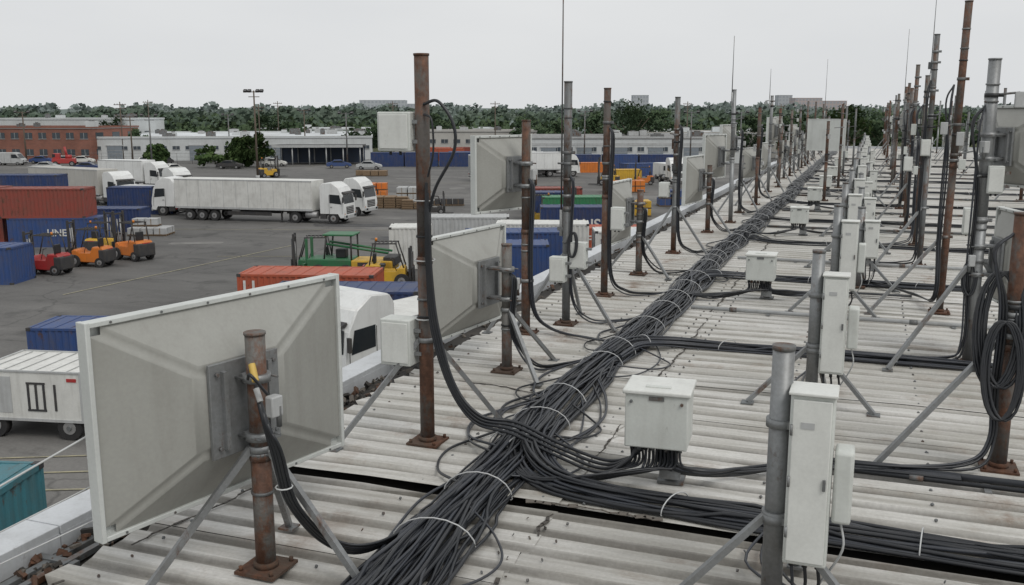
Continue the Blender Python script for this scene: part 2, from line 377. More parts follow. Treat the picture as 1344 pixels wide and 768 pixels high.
# ------------------------------------------------------------------ masts
def clamp(b,x,y,z,r,k='galv'):
    b.cyl((x,y,z-.02),(x,y,z+.02),r*1.18,k,14); b.box((x+r*1.3,y,z),(.06,.03,.04),k); b.cyl((x+r*1.5,y-.05,z),(x+r*1.5,y+.05,z),.007,k,6)
def mast(x,y,h,k='rust',r=.06,legs=None,lz=.9,plate=True,junk=0,lean=(0,0)):
    b=MB('antenna_mast'); tx,ty=lean
    b.cyl((0,0,.0),(tx*.5,ty*.5,h*.5),r,k,16); b.cyl((tx*.5,ty*.5,h*.5),(tx,ty,h),r*.97,k,16)
    b.cyl((tx,ty,h-.002),(tx,ty,h+.015),r*1.06,k,16)
    b.cyl((tx*.5,ty*.5,h*.48),(tx*.5,ty*.5,h*.48+.05),r*1.1,k,16)
    for i in range(3):
        z=h*R.uniform(.3,.95); b.cyl((tx*z/h,ty*z/h,z),(tx*z/h,ty*z/h,z+.018),r*1.12,R.choice(['galv','blk','galv2']),14)
    if plate:
        b.box((0,0,.012),(.28,.28,.02),'rustdk'); b.cyl((0,0,.02),(0,0,.06),r*1.25,'rustdk',14)
        for a in(-1,1):
            for c in(-1,1): b.cyl((a*.11,c*.11,.02),(a*.11,c*.11,.05),.014,'rustdk',6)
    if legs:
        clamp(b,0,0,lz,r)
        for (a,L) in legs:
            ex,ey=math.cos(a)*L,math.sin(a)*L; p0=Vector((math.cos(a)*r,math.sin(a)*r,lz)); p1=Vector((ex,ey,.02))
            b.cyl(p0,p1,.028,'galv',4); b.cyl(p0+Vector((0,0,.012)),p1+Vector((0,0,.012)),.016,'galv2',4)
            b.box((ex,ey,.008),(.11,.11,.014),'galv2')
    for i in range(junk):
        z=h*R.uniform(.45,.95); clamp(b,tx*z/h,0,z,r,R.choice(['galv','galv2','blk']))
        if R.random()<.55:
            a=R.uniform(0,6.28); L=R.uniform(.12,.32); b.cyl((0,0,z),(math.cos(a)*L,math.sin(a)*L,z+R.uniform(-.03,.05)),.012,'galv2',6)
            if R.random()<.5: b.box((math.cos(a)*L,math.sin(a)*L,z-.05),(.09,.07,R.uniform(.12,.22)),R.choice(['cab','galv2','ltgrey']),bev=.008)
    return b.done((x,y,-.003))
def antenna(px,py,off,w,h,zc,ang,dep=.26,side=1,name='panel_antenna',cy=0):
    b=MB(name); hw,hh=w/2,h/2
    b.box((off+.02,cy,0),(.02,w-.03,h-.03),'antrim')
    for s_ in(-1,1):
        b.box((off,cy+s_*(hw-.018),0),(.085,.03,h),'antrim',bev=.005); b.box((off,cy,s_*(hh-.018)),(.083,w-.064,.03),'antrim',bev=.005)
    iw,ih=w*.16,h*.20; o1=[(off-.02,cy-hw+.03,-hh+.03),(off-.02,cy+hw-.03,-hh+.03),(off-.02,cy+hw-.03,hh-.03),(off-.02,cy-hw+.03,hh-.03)]
    xi=off-dep; o2=[(xi,-iw,-ih),(xi,iw,-ih),(xi,iw,ih),(xi,-iw,ih)]
    v1=[b.bm.verts.new(p) for p in o1]; v2=[b.bm.verts.new(p) for p in o2]; fs=[]
    for i in range(4):
        j=(i+1)%4; fs.append(b.face([v1[i],v1[j],v2[j],v2[i]],'ant'))
    fs.append(b.face(v2,'ant'))
    es=[e for e in b.bm.edges if (e.verts[0] in v1 and e.verts[1] in v2) or (e.verts[0] in v2 and e.verts[1] in v1) or (e.verts[0] in v2 and e.verts[1] in v2)]
    r=bmesh.ops.bevel(b.bm,geom=es,offset=.045,segments=4,affect='EDGES')
    for f in r['faces']: f.smooth=True; f.material_index=b.mi('ant')
    b.box((xi-.015,0,0),(.025,iw*1.7,ih*2.3),'galv',bev=.004)
    for s_ in(-1,1):
        b.box((xi-.04,s_*iw*.55,0),(.04,.03,ih*1.9),'galv'); 
        b.box(((xi-.05)/2,0,s_*ih*.72),(abs(xi-.05)+.02,.10,.035),'galv'); b.cyl((0,0,s_*ih*.72-.025),(0,0,s_*ih*.72+.025),.085,'galv',14)
        for t in(-1,1): b.cyl((-.10,t*.075,s_*ih*.72),(xi-.02,t*.075,s_*ih*.72),.008,'galv2',6)
        for t in(-1,1): b.cyl((xi-.03,s_*iw*.7,t*ih*.9),(xi-.05,s_*iw*.7,t*ih*.9),.012,'galv2',6)
    for t in range(6):   # rivets along the rim
        for s_ in(-1,1): b.cyl((off-.043,cy+(-.42+.168*t)*w,s_*(hh-.018)),(off-.048,cy+(-.42+.168*t)*w,s_*(hh-.018)),.008,'galv2',6)
    b.box((-.08,-.05,.0),(.07,.09,.13),'ltgrey',bev=.01); b.cyl((-.1,-.07,.0),(-.1,-.07,-.13),.018,'galv2',8)
    return b.done((px,py,zc),math.radians(180-ang if side==1 else -ang))
D=math.radians
mast(-3.38,4.67,1.51,'rustg',.062,[(D(229),.72),(D(0),.68),(D(110),.6)],.80)
antenna(-3.38,4.67,.36,1.96,1.27,1.06,13,.23,cy=-.09)
mast(-3.44,7.15,3.27,'rust',.062,[(D(215),.8),(D(40),.75)],.92)
mast(-3.62,9.57,1.41,'rustg',.058,[(D(-40),.65),(D(60),.7)],.7)
antenna(-3.62,9.57,.5,1.65,1.13,.98,8)
mast(-4.05,11.4,2.72,'rust',.058,[(D(200),.5)],.7)
antenna(-4.05,11.4,.40,1.12,.98,2.05,20,.2)
mast(-3.72,12.1,3.21,'galv2',.055,[(D(225),.75),(D(-20),.8),(D(90),.7)],.95,junk=4)
mast(-3.77,14.28,3.18,'rust',.055,None,junk=4)
mast(-3.72,16.46,1.49,'rustg',.058,[(D(-30),.7),(D(200),.6)],.7)
antenna(-3.72,16.46,.40,1.3,1.1,1.1,4,.2)
mast(-3.65,19.3,3.13,'galv2',.055,[(D(225),.75),(D(-20),.8)],.95,junk=5)
mast(-3.55,23.07,1.6,'rust',.058,[(D(-30),.7)],.7)
antenna(-3.55,23.07,.4,1.4,1.15,1.25,8,.2)
yy=25.4; i=0
while yy<80:
    tall=i%2==0
    mast(-3.45+R.uniform(-.2,.2),yy,R.uniform(2.9,3.6) if tall else R.uniform(1.6,2.4),R.choice(['rust','galv2','rustg','galv']),.056,[(D(-30),.7),(D(215),.7)] if i%3 else None,.9,junk=4,lean=(R.uniform(-.05,.05),R.uniform(-.05,.05)))
    if i%2==1 or i%3==0: antenna(-3.5,yy+.3,.4,R.uniform(1.0,1.5),R.uniform(.9,1.2),R.uniform(1.0,2.2),R.uniform(0,25),.2)
    yy+=R.uniform(2.0,3.0); i+=1
for y in (33,39,47,55,63): 
    mast(-1.1+R.uniform(-.3,.3),y,R.uniform(2.4,3.4),R.choice(['rust','galv2']),.05,junk=3)
mast(1.13,8.18,2.05,'rust',.06,[(D(200),1.0)],1.1,junk=2)
mast(1.2,11.67,3.38,'galv',.066,[(D(215),1.05),(D(20),.9)],1.2,junk=4)
antenna(1.2,11.67,.42,1.2,1.1,1.2,-14,.2,side=-1)
antenna(1.2,11.67,.42,1.0,.9,2.45,-35,.2,side=-1)
mast(1.08,14.7,4.3,'rust',.052,[(D(205),1.05)],1.1,junk=5,lean=(.05,0))
mast(1.0,19.15,4.2,'galv2',.05,[(D(215),1.0)],1.1,junk=6)
mast(1.05,22.4,3.6,'rustg',.05,None,junk=5)
yy=25.6; i=0
while yy<82:
    mast(1.05+R.uniform(-.15,.15),yy,3.97 if i==0 else R.uniform(3.0,3.9),R.choice(['rust','galv2','rustg','rust']),.05,[(D(205),.9)] if i%3==0 else None,1.1,junk=5,lean=(R.uniform(-.06,.06),0))
    if i%4==2: antenna(1.1,yy,.4,1.2,1.1,R.uniform(1.4,2.6),R.uniform(-20,20),.2,side=-1)
    yy+=R.uniform(2.2,3.4); i+=1
for y in range(26,80,5):
    mast(4.6+R.uniform(-.3,.3),y+R.uniform(-1,1),R.uniform(2.4,4.0),R.choice(['rust','galv2','galv']),.055,[(D(205),.9)],1.1,junk=5)
    if y%2: antenna(4.6,y,.4,1.2,1.1,R.uniform(1.2,2.4),R.uniform(-40,20),.2,side=-1)
for y in range(44,82,6):
    mast(8.5+R.uniform(-.3,.3),y,R.uniform(2.4,4.0),R.choice(['rust','galv2']),.055,junk=5)
mast(-1.8,45.4,2.7,'galv2',.06,[(D(200),.8),(D(-20),.8)],1.,junk=2)
antenna(-1.8,45.4,.42,1.65,1.4,1.9,-82,.3)
def whip(x,y,z0,z1):
    b=MB('whip_antenna'); b.cyl((0,0,0),(0,0,.35),.022,'ltgrey',8); b.cyl((0,0,.35),(0,0,z1-z0),.012,'galv2',6,r2=.006)
    b.box((0,0,.1),(.09,.06,.05),'galv'); b.done((x,y,z0))
whip(-3.80,12.1,1.2,5.4); whip(-3.4,25.3,3.0,4.75); whip(1.1,22.4,3.3,5.2); whip(-2.0,45.5,2.6,5.2); whip(1.05,38,3.2,5.8); whip(-3.5,36,3.0,4.4)
# ------------------------------------------------------------------ cabinets on posts (centre row)
def cabinet(x,y,h=1.0,z0=.37,w=.23,second=True,k='cab'):
    b=MB('equipment_cabinet'); 
    b.cyl((0,0,0),(0,0,z0+h+.22),.060,'galv',18); b.cyl((0,0,z0+h+.20),(0,0,z0+h+.225),.064,'galv2',18)
    b.box((0,0,.01),(.26,.26,.02),'rustdk')
    for a in(D(200),D(-20),D(80)):
        p0=Vector((math.cos(a)*.05,math.sin(a)*.05,.58)); p1=Vector((math.cos(a)*.62,math.sin(a)*.62,.02)); b.cyl(p0,p1,.027,'galv',4); b.box((p1.x,p1.y,.008),(.12,.12,.014),'galv2')
    b.cyl((0,0,.56),(0,0,.61),.075,'galv',14)
    cx,cy=.175,-.06; zc=z0+h/2
    b.box((cx,cy,zc),(w,.20,h),k,bev=.014)
    b.box((cx,cy-.108,zc),(w-.03,.016,h-.05),'cablid',bev=.006)
    b.box((cx,cy-.01,z0+h+.008),(w+.02,.235,.018),'cablid',bev=.006)
    for t in(-.3,0,.3): b.cyl((cx-w/2+.012,cy-.12,zc+t*h-.03),(cx-w/2+.012,cy-.12,zc+t*h+.03),.008,'galv',8)
    b.box((cx+w/2-.035,cy-.122,zc),(.016,.016,.06),'galv2'); b.box((cx-.02,cy-.1175,zc+h*.33),(.07,.004,.035),'ltgrey')
    if second:
        b.box((cx+w/2+.06,cy+.0,zc-.02),(.10,.17,h*.42),k,bev=.02); 
    for t in(-.3,.28):
        b.box((.05,0,zc+t*h),(.14,.12,.04),'galv'); b.cyl((0,0,zc+t*h-.025),(0,0,zc+t*h+.025),.076,'galv',14)
    for t in range(3): b.cyl((cx-.07+t*.07,cy,z0-.05),(cx-.07+t*.07,cy,z0),.016,'blk',8)
    o=b.done((x,y,-.003))
    sp=[]
    for t in range(3):
        p=[(x+cx-.07+t*.07,y+cy,z0-.03),(x+cx-.07+t*.07+.01,y+cy+.02,z0*.55),(x+.1+t*.05,y+cy+.1,.1),(x-.2+t*.1,y+.5,.03),(x-.1,y+1.1,.04)]
        sp.append((cr(p,5),.010,'cable' if t else 'cable2'))
    sp.append((cr([(x+cx+w/2+.06,y-.06,z0+h*.25),(x+cx+w/2+.08,y-.1,z0+.1),(x+cx+.1,y-.04,z0-.12),(x+cx,y,.05)],5),.007,'ltgrey'))
    cables('cabinet_cable',sp)
    return o
Ys=[5.26,9.5,14.16,18.6,23.5,28.8,34,39.5,45,51,57,63,70]
for i,y in enumerate(Ys): cabinet(-.37+R.uniform(-.03,.03)*(i>0),y,.97 if i!=1 else .95,z0=.37+R.uniform(-.03,.05)*(i>0))
for y in (16.5,21,26,31.5,37,48): cabinet(-.1+R.uniform(-.1,.1),y,.6,z0=.5,second=False)
# ------------------------------------------------------------------ junction boxes
def jbox(x,y,s_=1.,rz=0):
    b=MB('junction_box'); z0,z1=.33*s_+.02,.80*s_
    b.box((0,0,(z0+z1)/2),(.50*s_,.42*s_,z1-z0),'cab',bev=.012)
    b.box((0,0,z1+.012),(.54*s_,.46*s_,.035),'cablid',bev=.012)
    b.box((0,-.10*s_,z1+.034),(.20*s_,.05*s_,.012),'cab',bev=.003)
    for a in(-1,1): b.cyl((a*.2*s_,-.215*s_,z1-.06),(a*.2*s_,-.23*s_,z1-.06),.012,'galv2',8)
    b.box((0,-.213*s_,z1-.03),(.12*s_,.01,.03),'galv2')
    b.box((.1,.06,z0/2),(.09,.09,z0),'galv2'); b.box((.1,.06,.012),(.2,.2,.02),'galv2'); b.box((.1,-.06,z0*.35),(.16,.03,.12),'galv')
    for i in range(8): b.cyl((-.2*s_+i*.055*s_,-.1,z0-.045),(-.2*s_+i*.055*s_,-.1,z0),.018,'galv2' if i%2 else 'blk',8)
    return b.done((x,y,0),rz)
JB=[(-1.38,6.95,.94),(-1.45,14.9,.85),(-1.45,23.3,.8),(-1.45,29.7,.8),(-1.4,35.6,.8),(-1.4,42,.8),(-1.4,50,.8),(-1.4,60,.8)]
for i,(x,y,s_) in enumerate(JB):
    jbox(x,y,s_,D(4) if i==0 else 0)
    rr=random.Random(i+50); sp=[]; nc=13 if i<2 else 6
    for c in range(nc):
        xx=x-.2*s_+c*.03*s_; z0=.33*s_; j=rr.uniform(-.07,.07)
        sp.append((cr([(xx,y-.1,z0),(xx-.01,y-.11,z0*.55),(xx-.14+j,y-.2,.10+c*.006),(x-.6+j,y-.42+j,.04+.006*c),(x-1.0,y-.35+j,.07),(x-1.3,y+.15+j,.10)],6),rr.uniform(.009,.014),'cable2' if rr.random()<.3 else 'cable'))
    for c in range(nc-3):
        xx=x+.0*s_+c*.02*s_; z0=.33*s_; j=rr.uniform(-.07,.07)
        sp.append((cr([(xx,y-.05,z0),(xx+.03,y-.08,z0*.6),(xx+.2+j,y-.02,.10+.006*c),(x+.55+j,y+.25+j,.035+.006*c),(x+1.0,y+.62+j,.04),(x+1.5,y+.76+j*.6,.04),(x+2.2,y+.78+j*.6,.04)],6),rr.uniform(.009,.014),'cable2' if rr.random()<.3 else 'cable'))
    cables('junction_cable',sp)
# ------------------------------------------------------------------ cable runs
path=[(-2.45,2.8,.0),(-2.47,4.2,.0),(-2.52,5.3,.0),(-2.58,6.6,.0),(-2.64,8,.0),(-2.66,10,.0),(-2.6,12.3,.0)]+[(-2.62+nz(y*.13,5)*.2,y,0) for y in range(15,86,3)]
run('cable_trunk_bundle',path,60,.46,.17,r=.013,n_i=9,ties=.95,seed=3,spread=lambda s_: (1.15 if s_<3 else 1.0)+nz(s_*.35,2)*.25)
sp=[]
for i in range(34):
    y=R.uniform(4,30) if i>12 else R.uniform(4.5,10); s_=R.choice([-1,1]); L=R.uniform(.8,2.2); d=R.uniform(.3,.7)
    sp.append((cr([(-2.6+s_*.15,y,.08),(-2.6+s_*d*.8,y+L*.2,.03),(-2.6+s_*d,y+L*.5,.025),(-2.6+s_*d*.7,y+L*.8,.03),(-2.6+s_*.12,y+L,.1)],7),R.uniform(.008,.013),R.choice(['cable','cable2'])))
cables('loose_cable',sp)
def cross(y,n,w,h,x1=16,dy=.9,seed=0,r=.013):
    sg=-1 if seed%2 else 1
    pth=[(-2.6,y+sg*dy*1.3,.08),(-2.5,y+sg*dy*.6,.08),(-2.15,y+sg*.12,.03),(-1.6,y,.0)]
    x=-.6
    while x<x1: pth.append((x,y+nz(x*.5,y)*.14,0)); x+=1.3
    run('cross_cable_run',pth,n,w,h,r,6,1.6,seed)
cross(6.47,20,.30,.10,8,seed=2,dy=1.0)
cross(11.42,14,.22,.09,14,seed=5)
cross(16.7,12,.2,.09,16,seed=7)
for i,y in enumerate((21.6,26.3,31.5,37.2,43,49,56,64)): cross(y,8,.2,.08,18,seed=8+i)
def conduit(y,x0,x1,r=.028,k='cable2'):
    b=MB('conduit'); b.cyl((x0,y,r+.004),(x1,y,r+.004),r,k,12)
    x=x0+.6
    while x<x1: b.cyl((x-.05,y,r+.004),(x+.05,y,r+.004),r*1.25,'galv2',12); b.box((x+.5,y,.006),(.05,.18,.012),'galv'); x+=2.4
    b.done()
conduit(7.78,-.3,12); conduit(7.66,-.1,12,.018,'cable'); conduit(13.7,-2.3,14,.028,'ltgrey'); conduit(18.9,-2.3,16,.03,'ltgrey'); conduit(24.6,-2.3,18,.03,'galv2')
conduit(29,-2.3,18,.03,'galv2');conduit(34.6,-2.3,18,.03,'galv2');conduit(40,-2.3,18,.03,'ltgrey');conduit(46,-2.3,18,.03,'galv2')
sp=[]
for i in range(4):
    j=i*.022; r_=.014 if i<3 else .010
    sp.append((cr([(-3.32+j*.6,4.58,1.22-j*3),(-3.24+j,4.50,1.10-j*2),(-3.19+j,4.52,.85),(-3.15+j,4.60,.5),(-3.03+j,4.80,.17+j*.5),(-2.84+j,5.0,.06+j),(-2.66,5.5,.12)],7),r_,'cable'))
sp.append(([(-3.36,4.60,1.34),(-3.31,4.56,1.25)],.022,'yellowtape')); sp.append(([(-3.28,4.52,1.22),(-3.24,4.5,1.15)],.02,'ltgrey'))
sp.append((cr([(-3.19,4.5,1.2),(-3.24,4.42,1.33),(-3.32,4.5,1.28)],5),.010,'cable'))
sp.append(([(-3.14+.05*math.cos(t),4.55+.05*math.sin(t),.62) for t in [q*.63 for q in range(11)]],.005,'tie'))
cables('antenna_feed_cable',sp)
sp=[]
sp.append((cr([(-3.40,7.10,2.88),(-3.25,7.05,2.9),(-3.12,7.05,2.72),(-3.12,7.05,2.5),(-3.28,7.05,2.22),(-3.36,7.08,2.0)],8),.013,'cable'))
sp.append((cr([(-3.40,7.10,2.8),(-3.31,7.05,2.75),(-3.3,7.05,2.5),(-3.36,7.07,2.3)],8),.009,'cable'))
for i in range(4):
    j=i*.02
    sp.append((cr([(-3.38+j*.4,7.08,2.25-j*4),(-3.38+j*.5,7.06,1.9),(-3.37+j*.6,7.05,1.5),(-3.33+j,7.03,1.05),(-3.18+j,7.02,.58),(-2.95+j,7.02,.28+j),(-2.6,7.0+j*2,.22+j),(-2.2,6.95+j*2,.10+j),(-1.8,6.8+j*2,.07+j),(-1.58,6.8+j,.2),(-1.53+j,6.85,.31)],8),.014,'cable'))
for z in (1.1,1.6,2.1): sp.append(([(-3.44+.085*math.cos(t),7.15+.09*math.sin(t),z) for t in [q*.63 for q in range(11)]],.006,'tie'))
cables('mast_feed_cable',sp)
def feeder(x,y,z,xe,ye,n=3,r=.012):
    sp=[]
    for i in range(n):
        j=i*.022; q=R.uniform(-.08,.08)
        sp.append((cr([(x+.05,y-.03,z),(x+.09+j,y-.06,z*.93),(x+.06+j,y-.05,z*.55),(x+.08+j,y,.35),(x+.3+j,y+.08+q,.05+j),(x+(xe-x)*.6,y+(ye-y)*.55+q,.03+j*.5),(xe-.15,ye-.2,.10),(xe,ye+.25,.14)],6),r,R.choice(['cable','cable2','cable'])))
    cables('mast_feed_cable',sp)
feeder(-3.62,9.57,1.1,-2.66,10.3,3,.012); feeder(-4.05,11.4,2.0,-2.66,11.2,3,.012); feeder(-3.72,12.1,2.0,-2.66,12.6,2); feeder(-3.77,14.28,2.6,-2.66,14.6,3)
feeder(-3.72,16.46,1.2,-2.66,16.9,3); feeder(-3.65,19.3,2.6,-2.66,19.6,3); feeder(-3.55,23.1,1.3,-2.66,23.6,3); feeder(-3.5,27.8,2.4,-2.66,28.6,3); feeder(-3.5,33,2.4,-2.66,33.6,3)
def rfeed(x,y,z,ye,n=3):
    sp=[]
    for i in range(n):
        j=i*.022; q=R.uniform(-.05,.05); s_=R.uniform(.0,.12)
        sp.append((cr([(x-.05,y-.02,z),(x-.07-s_,y-.08,z*.92),(x-.06-j,y-.07,z*.7),(x-.065-j,y-.07,z*.35),(x-.06-j,y-.1,.25),(x-.25-j+q,y+(ye-y)*.5,.05+j),(x-.9,ye+q,.08),(x-1.6,ye,.08)],6),.012,R.choice(['cable','cable2','cable'])))
    cables('mast_feed_cable',sp)
rfeed(1.13,8.18,1.9,7.7,3); rfeed(1.2,11.67,2.9,11.42,3); rfeed(1.08,14.7,3.2,16.6,3); rfeed(1.0,19.15,3.4,18.9,3); rfeed(1.05,22.4,3.0,21.6,3); rfeed(1.05,25.6,3.0,26.3,3); rfeed(1.05,31,3.0,31.5,3)
def coil(x,y,z,r,n=6,k='cable'):
    sp=[]
    for i in range(n):
        a=R.uniform(-.1,.1); pts=[(x+math.cos(t)*r*(1+R.uniform(-.02,.02))*.45+i*.012,y+math.sin(t)*r*.25,z+math.sin(t+a)*r*1.35) for t in [2*math.pi*q/22 for q in range(23)]]
        sp.append((pts,.012,k))
    cables('cable_coil',sp)
coil(1.0,8.1,1.15,.33,8); coil(1.05,8.0,.85,.28,5); coil(1.12,11.6,1.0,.14,3); coil(-3.62,12.0,1.1,.12,3)
def hbox(x,y,z,sx,sy,sz,k='cab',name='mast_equipment_box'):
    b=MB(name); b.box((0,0,0),(sx,sy,sz),k,bev=.012); b.box((0,-sy/2-.004,0),(sx*.86,.012,sz*.86),'cablid',bev=.004)
    b.box((sx/2+.03,0,sz*.25),(.07,.05,.03),'galv'); b.box((sx/2+.03,0,-sz*.25),(.07,.05,.03),'galv')
    for i in range(2): b.cyl((-sx*.2+i*sx*.3,0,-sz/2-.03),(-sx*.2+i*sx*.3,0,-sz/2),.012,'blk',8)
    b.done((x,y,z))
hbox(-3.66,7.10,.90,.28,.2,.40); hbox(-3.66,7.12,2.66,.30,.12,.32); hbox(-3.50,14.0,1.25,.2,.14,.35); hbox(-3.55,12.1,.95,.22,.16,.36); hbox(-3.55,11.2,.9,.2,.14,.32)
hbox(-3.85,19.2,1.3,.2,.2,.3); hbox(.95,19.1,2.2,.16,.14,.3); hbox(1.3,11.6,2.1,.16,.14,.3); hbox(.9,25.5,1.6,.2,.2,.35); hbox(1.5,16.0,1.2,.2,.2,.4)
cables('guy_wire',[([(-5.05,1.6,.15),(-4.0,4.1,1.05)],.006,'tie'),([(-5.05,1.2,.12),(-3.9,4.6,.8)],.004,'tie'),([(-5.05,1.0,.10),(-3.8,4.8,.6)],.004,'tie'),([(-5.0,9.9,.1),(-3.44,7.15,.75)],.006,'galv')])
# ------------------------------------------------------------------ ground
def sheet(name,x0,x1,y0,y1,z,k,yard=True):
    b=MB(name); P=[(x0,y0),(x1,y0),(x1,y1),(x0,y1)]
    b.quad([(Y2W(x,y,z) if yard else (x,y,GZ+z)) for x,y in P],k); return b.done()
sheet('ground',-3000,3000,-600,4000,-.03,'grass')
sheet('asphalt_yard',-140,100,-40,236,0,'asphalt')
b=MB('asphalt_repair')
for i in range(26):
    x=R.uniform(-60,10); y=R.uniform(45,150); w_=R.uniform(1.5,9); d_=R.uniform(1,5); r_=R.uniform(-.15,.15); k=R.choice(['patch','patch2','patch2']); P=[]
    for q in range(18):
        t=2*math.pi*q/18; rr_=1+.12*R.uniform(-1,1); cx=math.copysign(abs(math.cos(t))**.45,math.cos(t))*w_/2*rr_; cy=math.copysign(abs(math.sin(t))**.45,math.sin(t))*d_/2*rr_
        P.append(Y2W(x+cx*math.cos(r_)-cy*math.sin(r_),y+cx*math.sin(r_)+cy*math.cos(r_),.006+i*.0004))
    b.quad(P,k)
b.done()
b=MB('yard_markings')
def lm(x0,y0,x1,y1,w=.12):
    d=Vector((x1-x0,y1-y0)).normalized()*w/2; n=(-d.y,d.x)
    b.quad([Y2W(x0+n[0],y0+n[1],.022),Y2W(x1+n[0],y1+n[1],.022),Y2W(x1-n[0],y1-n[1],.022),Y2W(x0-n[0],y0-n[1],.022)],'line')
for i in range(5): lm(-24,24.5-i*1.1,-9,25.9-i*1.3,.09)
for i in range(9): lm(-62+i*4,118,-60+i*4,130)
for i in range(14): lm(-48+i*3.4,176,-47+i*3.4,184)
lm(-60,134,10,134,.15); lm(-20,64,-2,64); lm(-45,80,-10,79,.12); lm(-24,50,-16,70,.12)
b.done()
def hillmesh():
    V=[];F=[];nx=260;rows=((420,0),(650,4),(900,9),(1200,15),(1500,20),(1900,24))
    for r_,(y,h) in enumerate(rows):
        for i in range(nx+1):
            x=-1500+3000*i/nx; hh=h*(.85+.45*nz(x*.0022,r_*.2,1)+.12*nz(x*.02,y))+(nz(x*.09,y)*1.6 if h else 0)
            V.append(Y2W(x*(.45+y/1700),y,hh))
    for r_ in range(len(rows)-1):
        for i in range(nx):
            q=r_*(nx+1)+i; F.append((q,q+1,q+nx+2,q+nx+1))
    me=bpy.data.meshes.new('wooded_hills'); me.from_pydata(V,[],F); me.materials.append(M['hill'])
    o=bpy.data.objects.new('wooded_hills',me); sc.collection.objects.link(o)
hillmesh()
# ------------------------------------------------------------------ trees
def clump(b,c,r,n,s_,ks):
    for i in range(n):
        d=Vector((R.gauss(0,1),R.gauss(0,1),R.gauss(0,1))).normalized()*r*R.uniform(.35,1.05); d.z*=.75
        p=Vector(c)+d; u=Vector((R.uniform(-1,1),R.uniform(-1,1),R.uniform(-1,1))).normalized(); w=u.orthogonal().normalized(); q=s_*R.uniform(.5,1.3)
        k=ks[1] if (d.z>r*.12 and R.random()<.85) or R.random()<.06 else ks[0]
        b.quad([p+u*q,p+w*q*.8,p-u*q,p-w*q*.8],k)
def tree(x,y,h,w,dens=1.,leaf=.28,ks=('leafd','leafl'),name='tree'):
    b=MB(name); b.cyl((0,0,0),(0,0,h*.45),h*.025,'bark',8,r2=h*.015)
    for i in range(6):
        a=i*1.05+R.uniform(-.3,.3); p0=Vector((0,0,h*R.uniform(.25,.42))); p1=Vector((math.cos(a)*w*.32,math.sin(a)*w*.32,h*R.uniform(.55,.8)))
        b.cyl(p0,p1,h*.012,'bark',6,r2=h*.004)
    n=int(20*dens)
    for i in range(n):
        a=R.uniform(0,6.28); t=R.uniform(0,1); z=h*(.25+.7*t); rad=w/2*math.sqrt(max(0,1-((t-.42)/.62)**2))*R.uniform(.25,.9)
        clump(b,(math.cos(a)*rad,math.sin(a)*rad,z),w*R.uniform(.12,.2),int(75*dens),leaf,ks)
    b.done(Y2W(x,y),R.uniform(0,6))
def mass(name,items,ks,leaf,n_=30):
    b=MB(name)
    for x,y,h,w in items:
        n=R.randint(5,8)
        for i in range(n):
            a=R.uniform(0,6.28); rad=w*.35*R.random(); c=Y2W(x+math.cos(a)*rad,y+math.sin(a)*rad,h*R.uniform(.3,.8))
            clump(b,c,w*R.uniform(.2,.34),n_,leaf,ks)
    b.done()
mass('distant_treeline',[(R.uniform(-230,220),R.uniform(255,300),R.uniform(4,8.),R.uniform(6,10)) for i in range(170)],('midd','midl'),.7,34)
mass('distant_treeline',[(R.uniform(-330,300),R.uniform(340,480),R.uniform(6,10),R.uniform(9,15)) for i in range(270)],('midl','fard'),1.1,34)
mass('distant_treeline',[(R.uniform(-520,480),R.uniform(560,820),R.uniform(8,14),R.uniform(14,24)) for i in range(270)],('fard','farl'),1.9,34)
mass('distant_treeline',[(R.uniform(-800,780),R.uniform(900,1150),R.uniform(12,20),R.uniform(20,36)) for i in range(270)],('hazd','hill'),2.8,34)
for x,y,h,w in [(-66,178,4.0,5.5),(-55,196,4.5,7),(-50,176,2.6,6),(-46,174,6.,6),(-80,206,6,7),(26,215,12.,14),(33,222,10.5,12),(20,226,9.5,10),(60,205,10,12),(70,200,11,13),(79,205,10,13),(52,214,9,10),(88,196,10,12),(-34,215,6.5,8),(-30,222,7,9),(12,232,8,9),(3,236,8.5,10),(-98,238,9,12),(-70,275,9,13),(-20,262,9.5,12)]:
    tree(x,y,h,w,1.,.36,ks=('midd','midl') if y>200 else ('leafd','leafl'))
tree(-60,190,3,6,.6,.35,name='bush'); tree(-54,175,2.2,6,.6,.35,name='bush')
